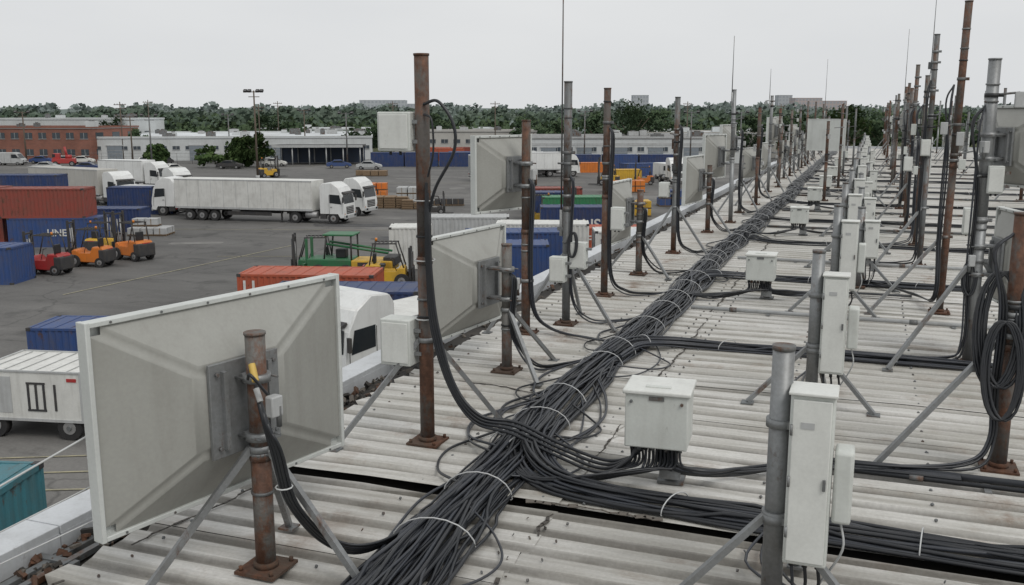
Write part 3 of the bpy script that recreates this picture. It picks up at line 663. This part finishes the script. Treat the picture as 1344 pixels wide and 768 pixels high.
# ------------------------------------------------------------------ buildings in the yard
def building(name,x,y,w,d,h,wall,roofk,rz=0,floors=1,bays=10,win=True,doors=0,trim=None,units=0,winh=.9,wk='winb'):
    b=MB(name); b.box((0,d/2,h/2),(w,d,h),wall); b.box((0,d/2,h+.06),(w+.3,d+.3,.14),roofk)
    for s_,(cx,cy,sx,sy) in enumerate([(0,-.02,w+.34,.25),(0,d+.02,w+.34,.25),(-w/2-.02,d/2,.25,d-.22),(w/2+.02,d/2,.25,d-.22)]): b.box((cx,cy,h+.2),(sx,sy,.42),wall if not trim else trim)
    if trim: b.box((0,-.03,h*.78),(w-.02,.05,h*.1),trim)
    if win:
        for f in range(floors):
            zc=h/floors*(f+.58)
            for i in range(bays):
                cx=-w/2+w*(i+.5)/bays; ww=w/bays*.55
                b.box((cx,-.02,zc),(ww,.07,winh),wk); b.box((cx,-.05,zc-winh/2-.05),(ww+.15,.14,.08),'ltgrey'); b.box((cx,-.045,zc),(.06,.06,winh),'ltgrey')
            nb=max(2,int(d/6))
            for i in range(nb):
                for s_ in(-1,1): b.box((s_*(w/2+.01),d*(i+.5)/nb,zc),(.07,d/nb*.45,winh),wk)
    for i in range(doors):
        cx=-w/2+w*(i+.5)/doors+.6; b.box((cx,-.06,1.55),(2.9,.12,3.1),'door'); b.box((cx,-.08,3.2),(3.3,.18,.2),'ltgrey')
        for z in(.8,1.5,2.2): b.box((cx,-.13,z),(2.8,.02,.05),'ltgrey')
    for i in range(units):
        ux=R.uniform(-w/2+2,w/2-2); uy=R.uniform(2,d-2); s_=R.uniform(1,2.4); hh=R.uniform(.6,1.3)
        b.box((ux,uy,h+.13+hh/2),(s_,s_,hh),R.choice(['ltgrey','wall','galv2']),bev=.04); b.cyl((ux,uy,h+.13+hh),(ux,uy,h+.13+hh+.2),s_*.3,'galv2',12)
    o=b.done(Y2W(x,y),A+rz); return o
building('brick_building',-108,196,46,22,6.6,'brick','roofg',D(-3),2,16,units=6,winh=1.2)
building('low_warehouse',-112,240,34,22,8.2,'wall','roofw',D(-3),1,12,units=5,winh=1)
building('white_warehouse',-58,201,57,62,4.6,'wall','roofw',D(8),1,22,units=24,doors=7,winh=.7)
building('low_warehouse',-40,285,70,30,5.0,'wall','roofw',D(4),1,22,units=8,winh=.8)
building('white_warehouse',24,188,42,26,4.8,'wall','roofg',D(2),1,18,doors=6,units=12,trim='ltgrey',winh=.8)
building('cream_warehouse',50,214,40,26,5.2,'wall2','roofw',D(-6),1,14,doors=4,units=9,winh=.8)
building('low_warehouse',-12,236,36,20,5.2,'wall2','roofg',0,1,12,units=7)
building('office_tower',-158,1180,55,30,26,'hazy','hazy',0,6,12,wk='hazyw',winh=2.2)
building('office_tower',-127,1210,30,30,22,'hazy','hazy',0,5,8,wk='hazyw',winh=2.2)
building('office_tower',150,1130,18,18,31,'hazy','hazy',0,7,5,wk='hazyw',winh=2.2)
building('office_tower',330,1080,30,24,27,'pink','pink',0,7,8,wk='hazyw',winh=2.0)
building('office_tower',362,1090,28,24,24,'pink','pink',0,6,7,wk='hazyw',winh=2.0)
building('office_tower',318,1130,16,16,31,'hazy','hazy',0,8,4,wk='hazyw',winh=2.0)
b=MB('loading_canopy'); b.box((0,4,3.5),(17,8,.35),'chassis'); b.box((0,-.05,3.5),(17.1,.1,.45),'ltgrey')
for i in range(6):
    for y in(.3,7.6): b.cyl((-8+i*3.2,y,0),(-8+i*3.2,y,3.4),.12,'ltgrey',8)
b.box((0,7.9,1.7),(16.6,.2,3.3),'bwall'); b.done(Y2W(-37,183),A+D(4))
def fence(x0,y0,x1,y1,h=2.):
    b=MB('chain_link_fence'); n=int(math.hypot(x1-x0,y1-y0)/3)
    for i in range(n+1):
        t=i/n; p=Y2W(x0+(x1-x0)*t,y0+(y1-y0)*t); b.cyl(p,p+Vector((0,0,h)),.04,'galv2',6)
    p0=Y2W(x0,y0);p1=Y2W(x1,y1)
    for z in (.1,.7,1.3,h): b.cyl(p0+Vector((0,0,z)),p1+Vector((0,0,z)),.02,'galv2',5)
    b.done()
fence(-90,190,-50,186); fence(-26,190,0,188)
def lamp(x,y,h,arms=2,k='galv2'):
    b=MB('yard_light_pole'); b.cyl((0,0,0),(0,0,h),.17,k,8,r2=.1); b.cyl((0,0,0),(0,0,.6),.3,'ltgrey',10)
    b.box((0,0,h-.2),(2.6,.12,.12),k); b.box((0,0,h-.9),(1.6,.1,.1),k)
    for i in range(-arms,arms+1):
        if i: b.box((i*1.2/arms,-.15,h-.05),(.5,.5,.3),'chassis',Matrix.Rotation(.5,3,'X')); b.box((i*1.2/arms,-.33,h-.12),(.4,.05,.26),'ltgrey',Matrix.Rotation(.5,3,'X'))
    b.done(Y2W(x,y),A+R.uniform(-.3,.3))
lamp(-37.7,142,12.9,2,'pole'); lamp(-94,186,10,1,'pole'); lamp(-63,168,9.4,1); lamp(-61,208,9.5,1); lamp(-30,175,9.8,1); lamp(-44,205,10.5,1,'pole'); lamp(14,186,10.2,1); lamp(33,178,10,1); lamp(-104,170,9.5,1); lamp(-20,200,10,1); lamp(-75,190,9.2,1,'pole'); lamp(45,190,10,1)
def upole(x,y,h):
    b=MB('utility_pole'); b.cyl((0,0,0),(0,0,h),.15,'pole',8,r2=.1); b.box((0,0,h-.6),(2.4,.12,.14),'pole'); b.box((0,0,h-1.3),(1.8,.12,.14),'pole')
    for i in(-1,-.5,.5,1): b.cyl((i,0,h-.53),(i,0,h-.35),.05,'chassis',6)
    b.done(Y2W(x,y),A+.3)
for x,y,h in((-52,199,11.5),(-28,228,12.5),(-80,198,12),(-4,230,12.5),(42,232,12.5),(66,238,12),(-108,190,12),(-90,240,13),(-64,265,13)): upole(x,y,h)
# ------------------------------------------------------------------ containers
def container(x,y,z=0,L=6.06,k='blue',rz=0,h=2.59,txt=None,tk='white',tsize=.9,name='shipping_container',tx=.3,tz=None):
    b=MB(name); w=2.44; e=.1
    for sx in(-1,1):
        for sy in(-1,1): b.box((sx*(L/2-e/2),sy*(w/2-e/2),h/2),(e,e,h),k)
    for sy in(-1,1):
        b.box((0,sy*(w/2-.05),h-.05),(L-.2,.1,.1),k); b.box((0,sy*(w/2-.05),.08),(L-.2,.1,.16),k)
    for sx in(-1,1): b.box((sx*(L/2-.05),0,h-.06),(.1,w-.2,.12),k); b.box((sx*(L/2-.05),0,.08),(.1,w-.2,.16),k)
    b.corr((-L/2+e,-w/2+.012,0),(1,0,0),(0,-1,0),L-2*e,.16,h-.1,.28,.036,k); b.corr((-L/2+e,w/2-.012,0),(1,0,0),(0,1,0),L-2*e,.16,h-.1,.28,.036,k)
    b.corr((L/2-.012,-w/2+e,0),(0,1,0),(1,0,0),w-2*e,.16,h-.12,.28,.036,k)
    b.box((-L/2+.05,-.575,h/2),(.05,1.13,h-.3),k); b.box((-L/2+.05,.575,h/2),(.05,1.13,h-.3),k)
    for t in(-.9,-.35,.35,.9): b.cyl((-L/2+.01,t,.15),(-L/2+.01,t,h-.12),.022,'galv2',6); b.box((-L/2,t,1.0),(.04,.2,.05),'galv2')
    b.box((0,0,h-.03),(L-.2,w-.2,.03),k)
    n=int(L/.6)
    for i in range(n): b.box((-L/2+L*(i+.5)/n,0,h-.008),(.2,w-.25,.02),k)
    for sx in(-1,1):
        for sy in(-1,1):
            for zz in(.06,h-.055): b.box((sx*(L/2-.08),sy*(w/2-.07),zz),(.18,.165,.125),'chassis')
    o=b.done(Y2W(x,y,z),A+rz)
    if txt: text(txt,tsize,o,(tx,-w/2-.004,(h*.5-tsize*.34) if tz is None else tz),(math.pi/2,0,0),tk)
    return o
hs_=2.12
container(-33.3,69.8,0,6.4,'blue',D(2),hs_,txt='LINE',tsize=.7); container(-34.0,69.8,hs_,6.06,'red',D(3),hs_); container(-40.3,70.5,0,6,'red',D(2),hs_); container(-40.4,70.5,hs_,6,'red',0,hs_)
container(-43.4,85,0,6,'red',D(3),hs_); container(-43.2,85.2,hs_,6.2,'dkblue',D(2),hs_); container(-33.5,79,0,6,'dkblue',h=1.9); container(-36,93,0,6,'dkblue')
container(-31.2,54.4,0,6.06,'blue',D(-3),hs_); container(-12.6,17.3,0,6.06,'teal',D(-4)); container(-27,31.5,0,6,'teal')
container(-9.0,42.3,0,6.06,'orred',D(-4),txt='11',tsize=.8,tx=-2.5,tz=1.75)
container(-6.7,38.3,0,6.06,'dkblue',D(-2),txt='CANS',tsize=.95,tx=1.5,tz=1.6)
container(-17.6,37.4,0,2.6,'blue',D(-3),1.3,name='small_container')
container(-6.4,60,0,2.6,'white',D(3)); container(-3.2,66,0,6,'ltgrey')
container(5.2,73,0,6.06,'dkblue',D(0),txt='CANSE',tsize=1.15,h=2.6); container(5.6,82,0,6.06,'green',D(2)); container(6.5,68,0,6,'orred',h=1.6,txt='FREIGHT',tsize=.8); container(0.2,57.5,0,6,'blue',D(4)); container(2.,62,0,6,'white',D(-3)); container(-1,52,0,6,'blue')
container(4.2,92,0,5,'red'); container(3.0,87,0,4,'dkblue'); container(8,58,0,6,'white'); container(8,52,0,6,'blue')
for i in range(3): container(-23+i*6.3,178,0,6.06,'dkblue',D(1))
for i in range(4): container(6+i*6.4,168,0,6.06,'dkblue' if i%2 else 'blue',D(1))
container(-9,182,0,6,'blue'); container(-13,200,0,6,'orred',0); container(-16,205,0,6,'orred'); container(-9.5,206,0,6,'red')
container(20,150,0,6,'blue',.4,h=2.0); container(13,160,0,6,'orange',.2,h=1.6); container(16.5,142,0,5,'yellow',.1,h=1.5)
# ------------------------------------------------------------------ vehicles
def wheel(b,x,y,r=.5,w=.3):
    b.cyl((x,y-w/2,r),(x,y+w/2,r),r,'tyre',18); b.cyl((x,y-w/2-.012,r),(x,y+w/2+.012,r),r*.52,'hub',14); b.cyl((x,y-w/2-.05,r),(x,y+w/2+.05,r),r*.2,'galv2',8)
def tractor(b,x0,k='truckwhite'):
    pf=[(0,.85),(0,3.2),(.25,3.55),(1.1,3.62),(1.75,3.2),(2.12,2.55),(2.28,1.7),(2.34,1.2),(2.34,.55),(1.9,.5),(1.75,.95),(.75,.95),(.6,.85)]
    b.extr([(x0+x,z) for x,z in pf],-1.22,1.22,k,bev=.05)
    b.quad([(x0+2.275,-1.08,1.78),(x0+2.275,1.08,1.78),(x0+2.15,1.02,2.55),(x0+2.15,-1.02,2.55)],'glass')
    b.box((x0+2.2,0,2.72),(.35,2.1,.08),'chassis',Matrix.Rotation(.35,3,'Y'))
    b.box((x0+2.345,0,1.2),(.03,1.5,.65),'chassis'); 
    for z in(1.0,1.15,1.3,1.45): b.box((x0+2.365,0,z),(.02,1.4,.04),'ltgrey')
    b.box((x0+2.34,0,.62),(.14,2.4,.34),'ltgrey',bev=.04)
    for s_ in(-1,1):
        b.box((x0+2.37,s_*.92,.68),(.1,.36,.2),'glass'); b.box((x0+2.33,s_*1.12,.9),(.05,.1,.1),'lorange')
        b.quad([(x0+.95,s_*1.235,1.85),(x0+2.05,s_*1.235,1.75),(x0+1.9,s_*1.235,2.55),(x0+.95,s_*1.235,2.6)],'glass')
        b.box((x0+.9,s_*1.228,1.6),(.02,.02,1.9),'chassis'); b.box((x0+2.12,s_*1.228,1.4),(.02,.02,1.0),'chassis'); b.box((x0+1.1,s_*1.25,1.5),(.16,.03,.04),'chassis')
        b.box((x0+2.3,s_*1.42,2.15),(.1,.16,.5),'chassis',bev=.02); b.cyl((x0+2.2,s_*1.2,2.35),(x0+2.3,s_*1.4,2.35),.02,'chassis',6)
        wheel(b,x0+1.25,s_*1.05); wheel(b,x0-2.4,s_*.95,.5,.55)
        b.cyl((x0-1.4,s_*.95,.75),(x0-.3,s_*.95,.75),.3,'hub',14); b.box((x0+.3,s_*1.1,.7),(.6,.2,.5),'chassis')
        b.box((x0-2.4,s_*.95,1.1),(1.3,.6,.05),'chassis')
    b.box((x0-1.4,0,.85),(4.4,.8,.22),'chassis'); b.cyl((x0-.12,.8,1),(x0-.12,.8,3.3),.07,'hub',8); b.cyl((x0-2.2,0,.96),(x0-2.2,0,1.1),.5,'chassis',14)
def trailer(b,x1,L,k='truckwhite',z0=1.1,h=2.65,axles=3,ribs=True):
    x0=x1-L; b.box(((x0+x1)/2,0,z0+h/2),(L,2.5,h),k,bev=.03)
    for s_ in(-1,1):
        b.box(((x0+x1)/2,s_*1.255,z0+.08),(L,.03,.18),'ltgrey'); b.box(((x0+x1)/2,s_*1.255,z0+h-.05),(L,.03,.1),'ltgrey')
        if ribs:
            n=int(L/1.2)
            for i in range(1,n): b.box((x0+L*i/n,s_*1.254,z0+h/2),(.03,.012,h-.3),'ltgrey')
        for i in range(axles): wheel(b,x0+1.4+i*1.25,s_*1.0,.48,.4)
        b.box((x0+1.4+(axles-1)*.62,s_*1.0,1.04),(1.25*axles,.5,.04),'chassis')
        if L>5: b.box((x1-3.2,s_*.8,.5),(.12,.12,1.),'chassis'); b.box((x1-3.2,s_*.8,.03),(.3,.3,.05),'chassis')
        b.box(((x0+x1)/2+.6,s_*1.1,.75),(L*.32,.04,.35),'chassis'); b.box((x0-.01,s_*1.0,z0-.1),(.04,.3,.12),'lred')
        for t in(.3,.9): b.cyl((x0-.03,s_*t,z0+.1),(x0-.03,s_*t,z0+h-.1),.025,'galv2',6)
    b.box(((x0+x1)/2,0,z0-.1),(L,1.,.2),'chassis'); b.box((x0+.05,0,.6),(.1,2.3,.12),'chassis'); b.box((x0-.02,0,z0+h/2),(.02,.03,h),'chassis')
def semi(x,y,rz,L=13.,k='truckwhite',k2='truckwhite'):
    b=MB('semi_trailer_truck'); tractor(b,0,k); trailer(b,-.7,L,k2); return b.done(Y2W(x,y),A+rz)
def bobtail(x,y,rz,k='truckwhite'): b=MB('tractor_unit'); tractor(b,0,k); return b.done(Y2W(x,y),A+rz)
def boxtruck(x,y,rz,L=7,k='truckwhite',h=2.65): b=MB('box_truck'); tractor(b,0); trailer(b,-.25,L,k,axles=1,h=h); return b.done(Y2W(x,y),A+rz)
semi(-16.6,84.8,D(-14),13.6,k2='white')
bobtail(-15.6,91.5,D(-20)); bobtail(-31.8,91.5,D(170)); 
semi(-42.4,101.5,D(-32),12.5,k2='wall2'); bobtail(-38.5,108,D(-30)); boxtruck(-46,122,D(-20))
def van(x,y,rz,k='truckwhite',name='delivery_van',L=5.4,h=2.4):
    b=MB(name); pf=[(-L/2,.4),(-L/2,h-.1),(-L/2+.15,h),(L*.18,h),(L*.30,h-.15),(L*.42,1.3),(L/2,1.05),(L/2+.05,.5),(L/2,.35)]
    b.extr(pf,-.98,.98,k,bev=.06)
    b.quad([(L*.425,-.85,1.32),(L*.425,.85,1.32),(L*.315,.78,h-.25),(L*.315,-.78,h-.25)],'glass')
    for s_ in(-1,1):
        b.quad([(L*.12,s_*.99,1.35),(L*.37,s_*.99,1.35),(L*.28,s_*.99,h-.35),(L*.12,s_*.99,h-.35)],'glass'); wheel(b,L*.32,s_*.86,.34,.24); wheel(b,-L*.3,s_*.86,.34,.24)
        b.box((L*.1,s_*.985,1.2),(.02,.015,1.5),'chassis'); b.box((-L*.12,s_*.985,1.2),(.02,.015,1.6),'chassis'); b.box((L/2+.0,s_*.7,.85),(.1,.3,.18),'glass'); b.box((L*.4,s_*1.08,1.45),(.1,.14,.24),'chassis')
        b.box((-L/2-.01,s_*.85,1.1),(.04,.12,.4),'lred')
    b.box((L/2+.03,0,.5),(.08,1.8,.22),'chassis'); return b.done(Y2W(x,y),A+rz)
van(-37.2,97.,D(-15)); van(-34.5,102.8,D(190)); van(-104,176,D(10)); van(-95,182,D(0),'ltgrey')
def car(x,y,rz,k='ltgrey'):
    b=MB('parked_car'); pf=[(-2.2,.35),(-2.25,.85),(-2.0,.98),(-1.4,1.05),(-.9,1.45),(.4,1.48),(1.05,1.02),(1.9,.88),(2.2,.7),(2.2,.35)]
    b.extr(pf,-.88,.88,k,bev=.06)
    b.quad([(1.02,-.72,1.06),(1.02,.72,1.06),(.47,.66,1.45),(.47,-.66,1.45)],'glass'); b.quad([(-1.42,-.7,1.08),(-1.42,.7,1.08),(-.96,.64,1.44),(-.96,-.64,1.44)],'glass')
    for s_ in(-1,1):
        b.quad([(-1.25,s_*.887,1.05),(.85,s_*.887,1.03),(.4,s_*.887,1.4),(-.85,s_*.887,1.4)],'glass'); wheel(b,1.35,s_*.78,.32,.22); wheel(b,-1.35,s_*.78,.32,.22)
    return b.done(Y2W(x,y),A+rz)
for x,y,r_,k in[(-92,188,.1,'blue'),(-88,189,.1,'ltgrey'),(-84,188,.2,'white'),(-99,188,0,'red'),(-70,184,1.4,'white'),(-66.5,184,1.5,'chassis'),(-50,170,0,'chassis'),(-44,178,.1,'white'),(-31,172,.2,'blue'),(-25,168,0,'ltgrey'),(-56,158,1.,'white'),(-72,163,.1,'dkblue'),(-80,165,.1,'ltgrey'),(30,160,.2,'white'),(26,163,.4,'blue'),(-4,160,0,'white')]: car(x,y,r_,k)
semi(8,149,D(10),9); boxtruck(4,153,D(8),6); bobtail(22.6,134,D(-80)); van(23,142,D(-70)); boxtruck(0,140,D(15),6)
o=boxtruck(-4.95,32.6,D(-128),3.4,'white',1.5); text('III',1.1,o,(-1.9,1.27,1.5),(math.pi/2,0,math.pi),'mred')
def forklift(x,y,rz,k='orange',s_=1.,up=2.6,name='forklift'):
    b=MB(name)
    b.extr([(-1.25,.35),(-1.3,.9),(-1.1,1.15),(-.45,1.15),(-.4,.75),(.35,.75),(.45,1.0),(.75,1.0),(.8,.3),(-.8,.25)],-.55,.55,k,bev=.05)
    b.box((-1.1,0,.65),(.5,1.15,.75),'chassis',bev=.08); b.box((-.5,0,1.05),(.5,.5,.15),'blk',bev=.04); b.box((-.75,0,1.4),(.12,.5,.5),'blk',bev=.04)
    for sy in(-1,1):
        b.cyl((-.95,sy*.48,1.1),(-.75,sy*.48,2.15),.035,'chassis',6); b.cyl((.7,sy*.48,1.0),(.35,sy*.48,2.15),.035,'chassis',6)
        b.box((-.2,sy*.48,2.16),(1.2,.06,.06),'chassis'); wheel(b,.6,sy*.52,.36,.26); wheel(b,-.9,sy*.5,.28,.22)
        b.box((.98,sy*.32,.15+up/2),(.12,.09,up),'chassis'); b.box((1.06,sy*.22,.15+up/2-.1),(.1,.06,up-.3),'galv2')
        b.box((1.65,sy*.3,.12),(1.1,.12,.05),'chassis'); b.box((1.14,sy*.3,.4),(.05,.12,.6),'chassis')
        b.cyl((.9,sy*.1,.4),(.98,sy*.1,up-.3),.035,'hub',8)
    for i in range(6): b.box((-.7+i*.2,0,2.17),(.05,.96,.04),'chassis')
    for z in(.5,up*.55,up): b.box((.98,0,z),(.1,.62,.09),'chassis')
    b.box((1.12,0,.75),(.05,.9,.5),'chassis'); b.cyl((.3,0,.75),(.1,0,1.35),.02,'chassis',6); b.cyl((.02,-.15,1.37),(.02,.15,1.37),.02,'blk',8)
    b.box((-1.3,0,1.0),(.05,.5,.1),'lred'); b.cyl((-.7,.3,2.2),(-.7,.3,2.35),.06,'lorange',8)
    o=b.done(Y2W(x,y),A+rz); o.scale=(s_,)*3; return o
forklift(-28.2,57,D(170),'mred',1.1,2.2); forklift(-26.9,60,D(175),'orange',1.1,2.5); forklift(-25.3,62.8,D(150),'orange',1.15,2.6); forklift(-28.4,65.5,D(80),'yellow',1.0,2.7)
forklift(2.4,83,D(170),'yellow',1.2,2.6); forklift(4.6,86,D(20),'yellow',1.1); forklift(13,130,D(170),'yellow',1.2,3); forklift(18,131,D(170),'orange',1.1); forklift(-7.4,92,D(10),'chassis',.8); forklift(-37,146,D(40),'yellow',1.3,2.4)
def yardmachine(x,y,rz):
    b=MB('yard_loader')
    b.box((-1.2,0,1.0),(2.6,1.7,.7),'mgreen',bev=.08); b.box((1.3,0,1.0),(2.4,1.8,.6),'yellow',bev=.08); b.box((2.3,0,1.25),(.7,1.6,.5),'chassis',bev=.06); b.box((0,0,.75),(4.6,1.,.3),'chassis')
    for sx in(-1.8,-.2,1.7):
        for sy in(-1,1): wheel(b,sx,sy*.95,.52,.4)
    for sx in(-1.5,0.1):
        for sy in(-1,1): b.cyl((sx,sy*.75,1.3),(sx*.9,sy*.7,2.7),.05,'chassis',6)
    b.box((-.65,0,2.72),(1.8,1.6,.1),'mgreen',bev=.03); b.box((-.65,0,1.6),(.6,.6,.5),'blk',bev=.05)
    for sy in(-1,1): b.box((-2.6,sy*.5,1.3),(.14,.12,2.3),'mgreen'); b.cyl((-1.5,sy*.5,2.2),(2.2,sy*.5,1.7),.07,'mgreen',8)
    b.box((-2.7,0,.7),(.1,1.8,.7),'mgreen'); b.box((-3.3,.5,.2),(1.2,.14,.06),'chassis'); b.box((-3.3,-.5,.2),(1.2,.14,.06),'chassis'); b.box((1.2,-.94,1.1),(1.4,.02,.2),'chassis')
    b.done(Y2W(x,y),A+rz)
yardmachine(-9.2,54.6,D(-6)); forklift(-6.8,52.6,D(0),'yellow',1.15,1.8); forklift(-11.8,56,D(185),'mgreen',1.1,2.2)
b=MB('cargo_trailer'); b.box((0,0,1.32),(3.4,2.3,1.5),'white',bev=.03); b.box((0,0,.52),(3.6,1.6,.14),'chassis')
for sx in(-1,1):
    for sy in(-1,1): b.box((sx*1.68,sy*1.13,1.32),(.08,.08,1.52),'ltgrey')
    b.box((sx*1.68,0,2.08),(.08,2.3,.05),'ltgrey')
for sy in(-1,1):
    wheel(b,-1.2,sy*1.0,.38,.26); wheel(b,1.2,sy*1.0,.38,.26); b.box((0,sy*1.15,2.08),(3.3,.06,.05),'ltgrey'); b.box((0,sy*1.15,.6),(3.3,.06,.08),'ltgrey')
b.box((-.9,-1.155,1.35),(.7,.02,1.1),'ltgrey')
for t in (0,.25,.5,.85): b.box((.0+t,-1.16,1.3),(.07,.02,.8),'chassis')
b.box((.25,-1.162,1.72),(.6,.02,.06),'chassis'); b.box((.25,-1.162,.9),(.6,.02,.06),'chassis'); b.box((1.4,-1.16,1.85),(.3,.02,.1),'mred'); b.cyl((-1.8,0,.5),(-2.9,0,.45),.05,'chassis',6)
for i in range(6): b.box((-1.3+i*.5,0,2.085),(.03,2.1,.015),'ltgrey')
b.done(Y2W(-14.1,28.2),A+D(-8))
def crates(x,y,nx,ny,nz_,s_,k,name='crate_stack',rz=0):
    b=MB(name)
    for i in range(nx):
        for j in range(ny):
            for q in range(nz_):
                if q==nz_-1 and R.random()<.25: continue
                cx,cy,z=i*s_[0]*1.05,j*s_[1]*1.05,q*(s_[2]+.14)
                for t in(-.4,0,.4): b.box((cx,cy+t*s_[1],z+.05),(s_[0],.1,.09),'wood')
                b.box((cx,cy,z+.115),(s_[0],s_[1],.03),'wood')
                b.box((cx,cy,z+.13+s_[2]/2),(s_[0]*.95,s_[1]*.95,s_[2]),k,bev=.02); b.box((cx,cy-.48*s_[1],z+.13+s_[2]/2),(.05,.03,s_[2]),'wood'); b.box((cx,cy,z+.13+s_[2]/2),(s_[0]*.97,.04,s_[2]*1.01),'galv2')
    b.done(Y2W(x,y),A+rz)
crates(-30,75.5,3,2,2,(1.,1.,.5),'ltgrey'); crates(-17.6,110,3,2,2,(1.2,1.1,.7),'orange'); crates(-13.8,98,3,2,5,(1.2,1.,.1),'wood'); crates(-10.6,97,2,1,4,(1.2,1.,.1),'wood')
crates(-12.3,107,3,2,2,(1.2,1.1,.6),'ltgrey'); crates(-8.2,101,3,1,1,(1.2,1.1,.6),'chassis'); crates(10,90,3,2,2,(1.2,1.1,.6),'yellow'); crates(12,118,4,2,2,(1.2,1.1,.6),'orange'); crates(-3,120,3,2,1,(1.2,1.,.6),'white'); crates(-60,150,4,1,1,(1.3,1.,.6),'wood')
crates(16,100,4,2,2,(1.2,1.1,.7),'blue'); crates(-24,150,4,2,1,(1.2,1.1,.7),'wood')
b=MB('mobile_crane'); b.box((0,0,1.0),(4,2.2,.9),'mred',bev=.1); b.box((-1.2,0,1.9),(1.2,1.8,1.),'mred',bev=.1); b.box((-1.6,0,2.0),(.5,1.82,.6),'glass')
for sx in(-1.4,1.4):
    for sy in(-1,1): wheel(b,sx,sy*.95,.5,.35)
b.cyl((.6,0,1.6),(.2,0,3.6),.22,'mred',8); b.cyl((.8,0,1.4),(.8,0,2.1),.6,'mred',10); b.done(Y2W(-83,178),A+.3)
# ------------------------------------------------------------------ camera, light, world
cam=bpy.data.cameras.new('camera'); co=bpy.data.objects.new('camera',cam); sc.collection.objects.link(co); sc.camera=co
cam.sensor_width=36; cam.lens=1250/1344*36; cam.clip_end=8000; cam.clip_start=.05
co.location=(0,0,2.8); co.rotation_euler=(math.pi/2-math.atan((384-150)/1250),0,A)
EL=D(52); AZ=D(125)
su=bpy.data.lights.new('sun','SUN'); su.energy=1.2; su.angle=D(24); su.color=(1,.97,.92)
so=bpy.data.objects.new('sun',su); sc.collection.objects.link(so)
dv=Vector((math.sin(AZ)*math.cos(EL),math.cos(AZ)*math.cos(EL),math.sin(EL))); so.rotation_euler=dv.to_track_quat('Z','Y').to_euler()
wd=bpy.data.worlds.new('World'); sc.world=wd; wd.use_nodes=True; n=wd.node_tree.nodes; l=wd.node_tree.links
bg=n['Background']; sky=n.new('ShaderNodeTexSky'); sky.sky_type='NISHITA'; sky.sun_disc=False; sky.sun_elevation=EL; sky.sun_rotation=AZ; sky.air_density=1.; sky.dust_density=4.; 
hs=n.new('ShaderNodeHueSaturation'); hs.inputs['Saturation'].default_value=.18; hs.inputs['Value'].default_value=.55; l.new(sky.outputs[0],hs.inputs['Color'])
tc=n.new('ShaderNodeTexCoord'); t=n.new('ShaderNodeTexNoise'); t.inputs['Scale'].default_value=2.2; t.inputs['Detail'].default_value=5
mp=n.new('ShaderNodeMapping'); mp.inputs['Scale'].default_value=(1,1,3.5); l.new(tc.outputs['Generated'],mp.inputs[0]); l.new(mp.outputs[0],t.inputs['Vector'])
cr_=ramp(n,[(.25,(6.5,6.65,6.8)),(.75,(7.3,7.4,7.45))]); l.new(t.outputs[0],cr_.inputs[0])
mx=mix(n,l,.88,hs.outputs[0],cr_.outputs[0]); l.new(mx,bg.inputs['Color']); bg.inputs['Strength'].default_value=.116
sc.view_settings.view_transform='Standard'; sc.view_settings.look='None'; sc.view_settings.exposure=0
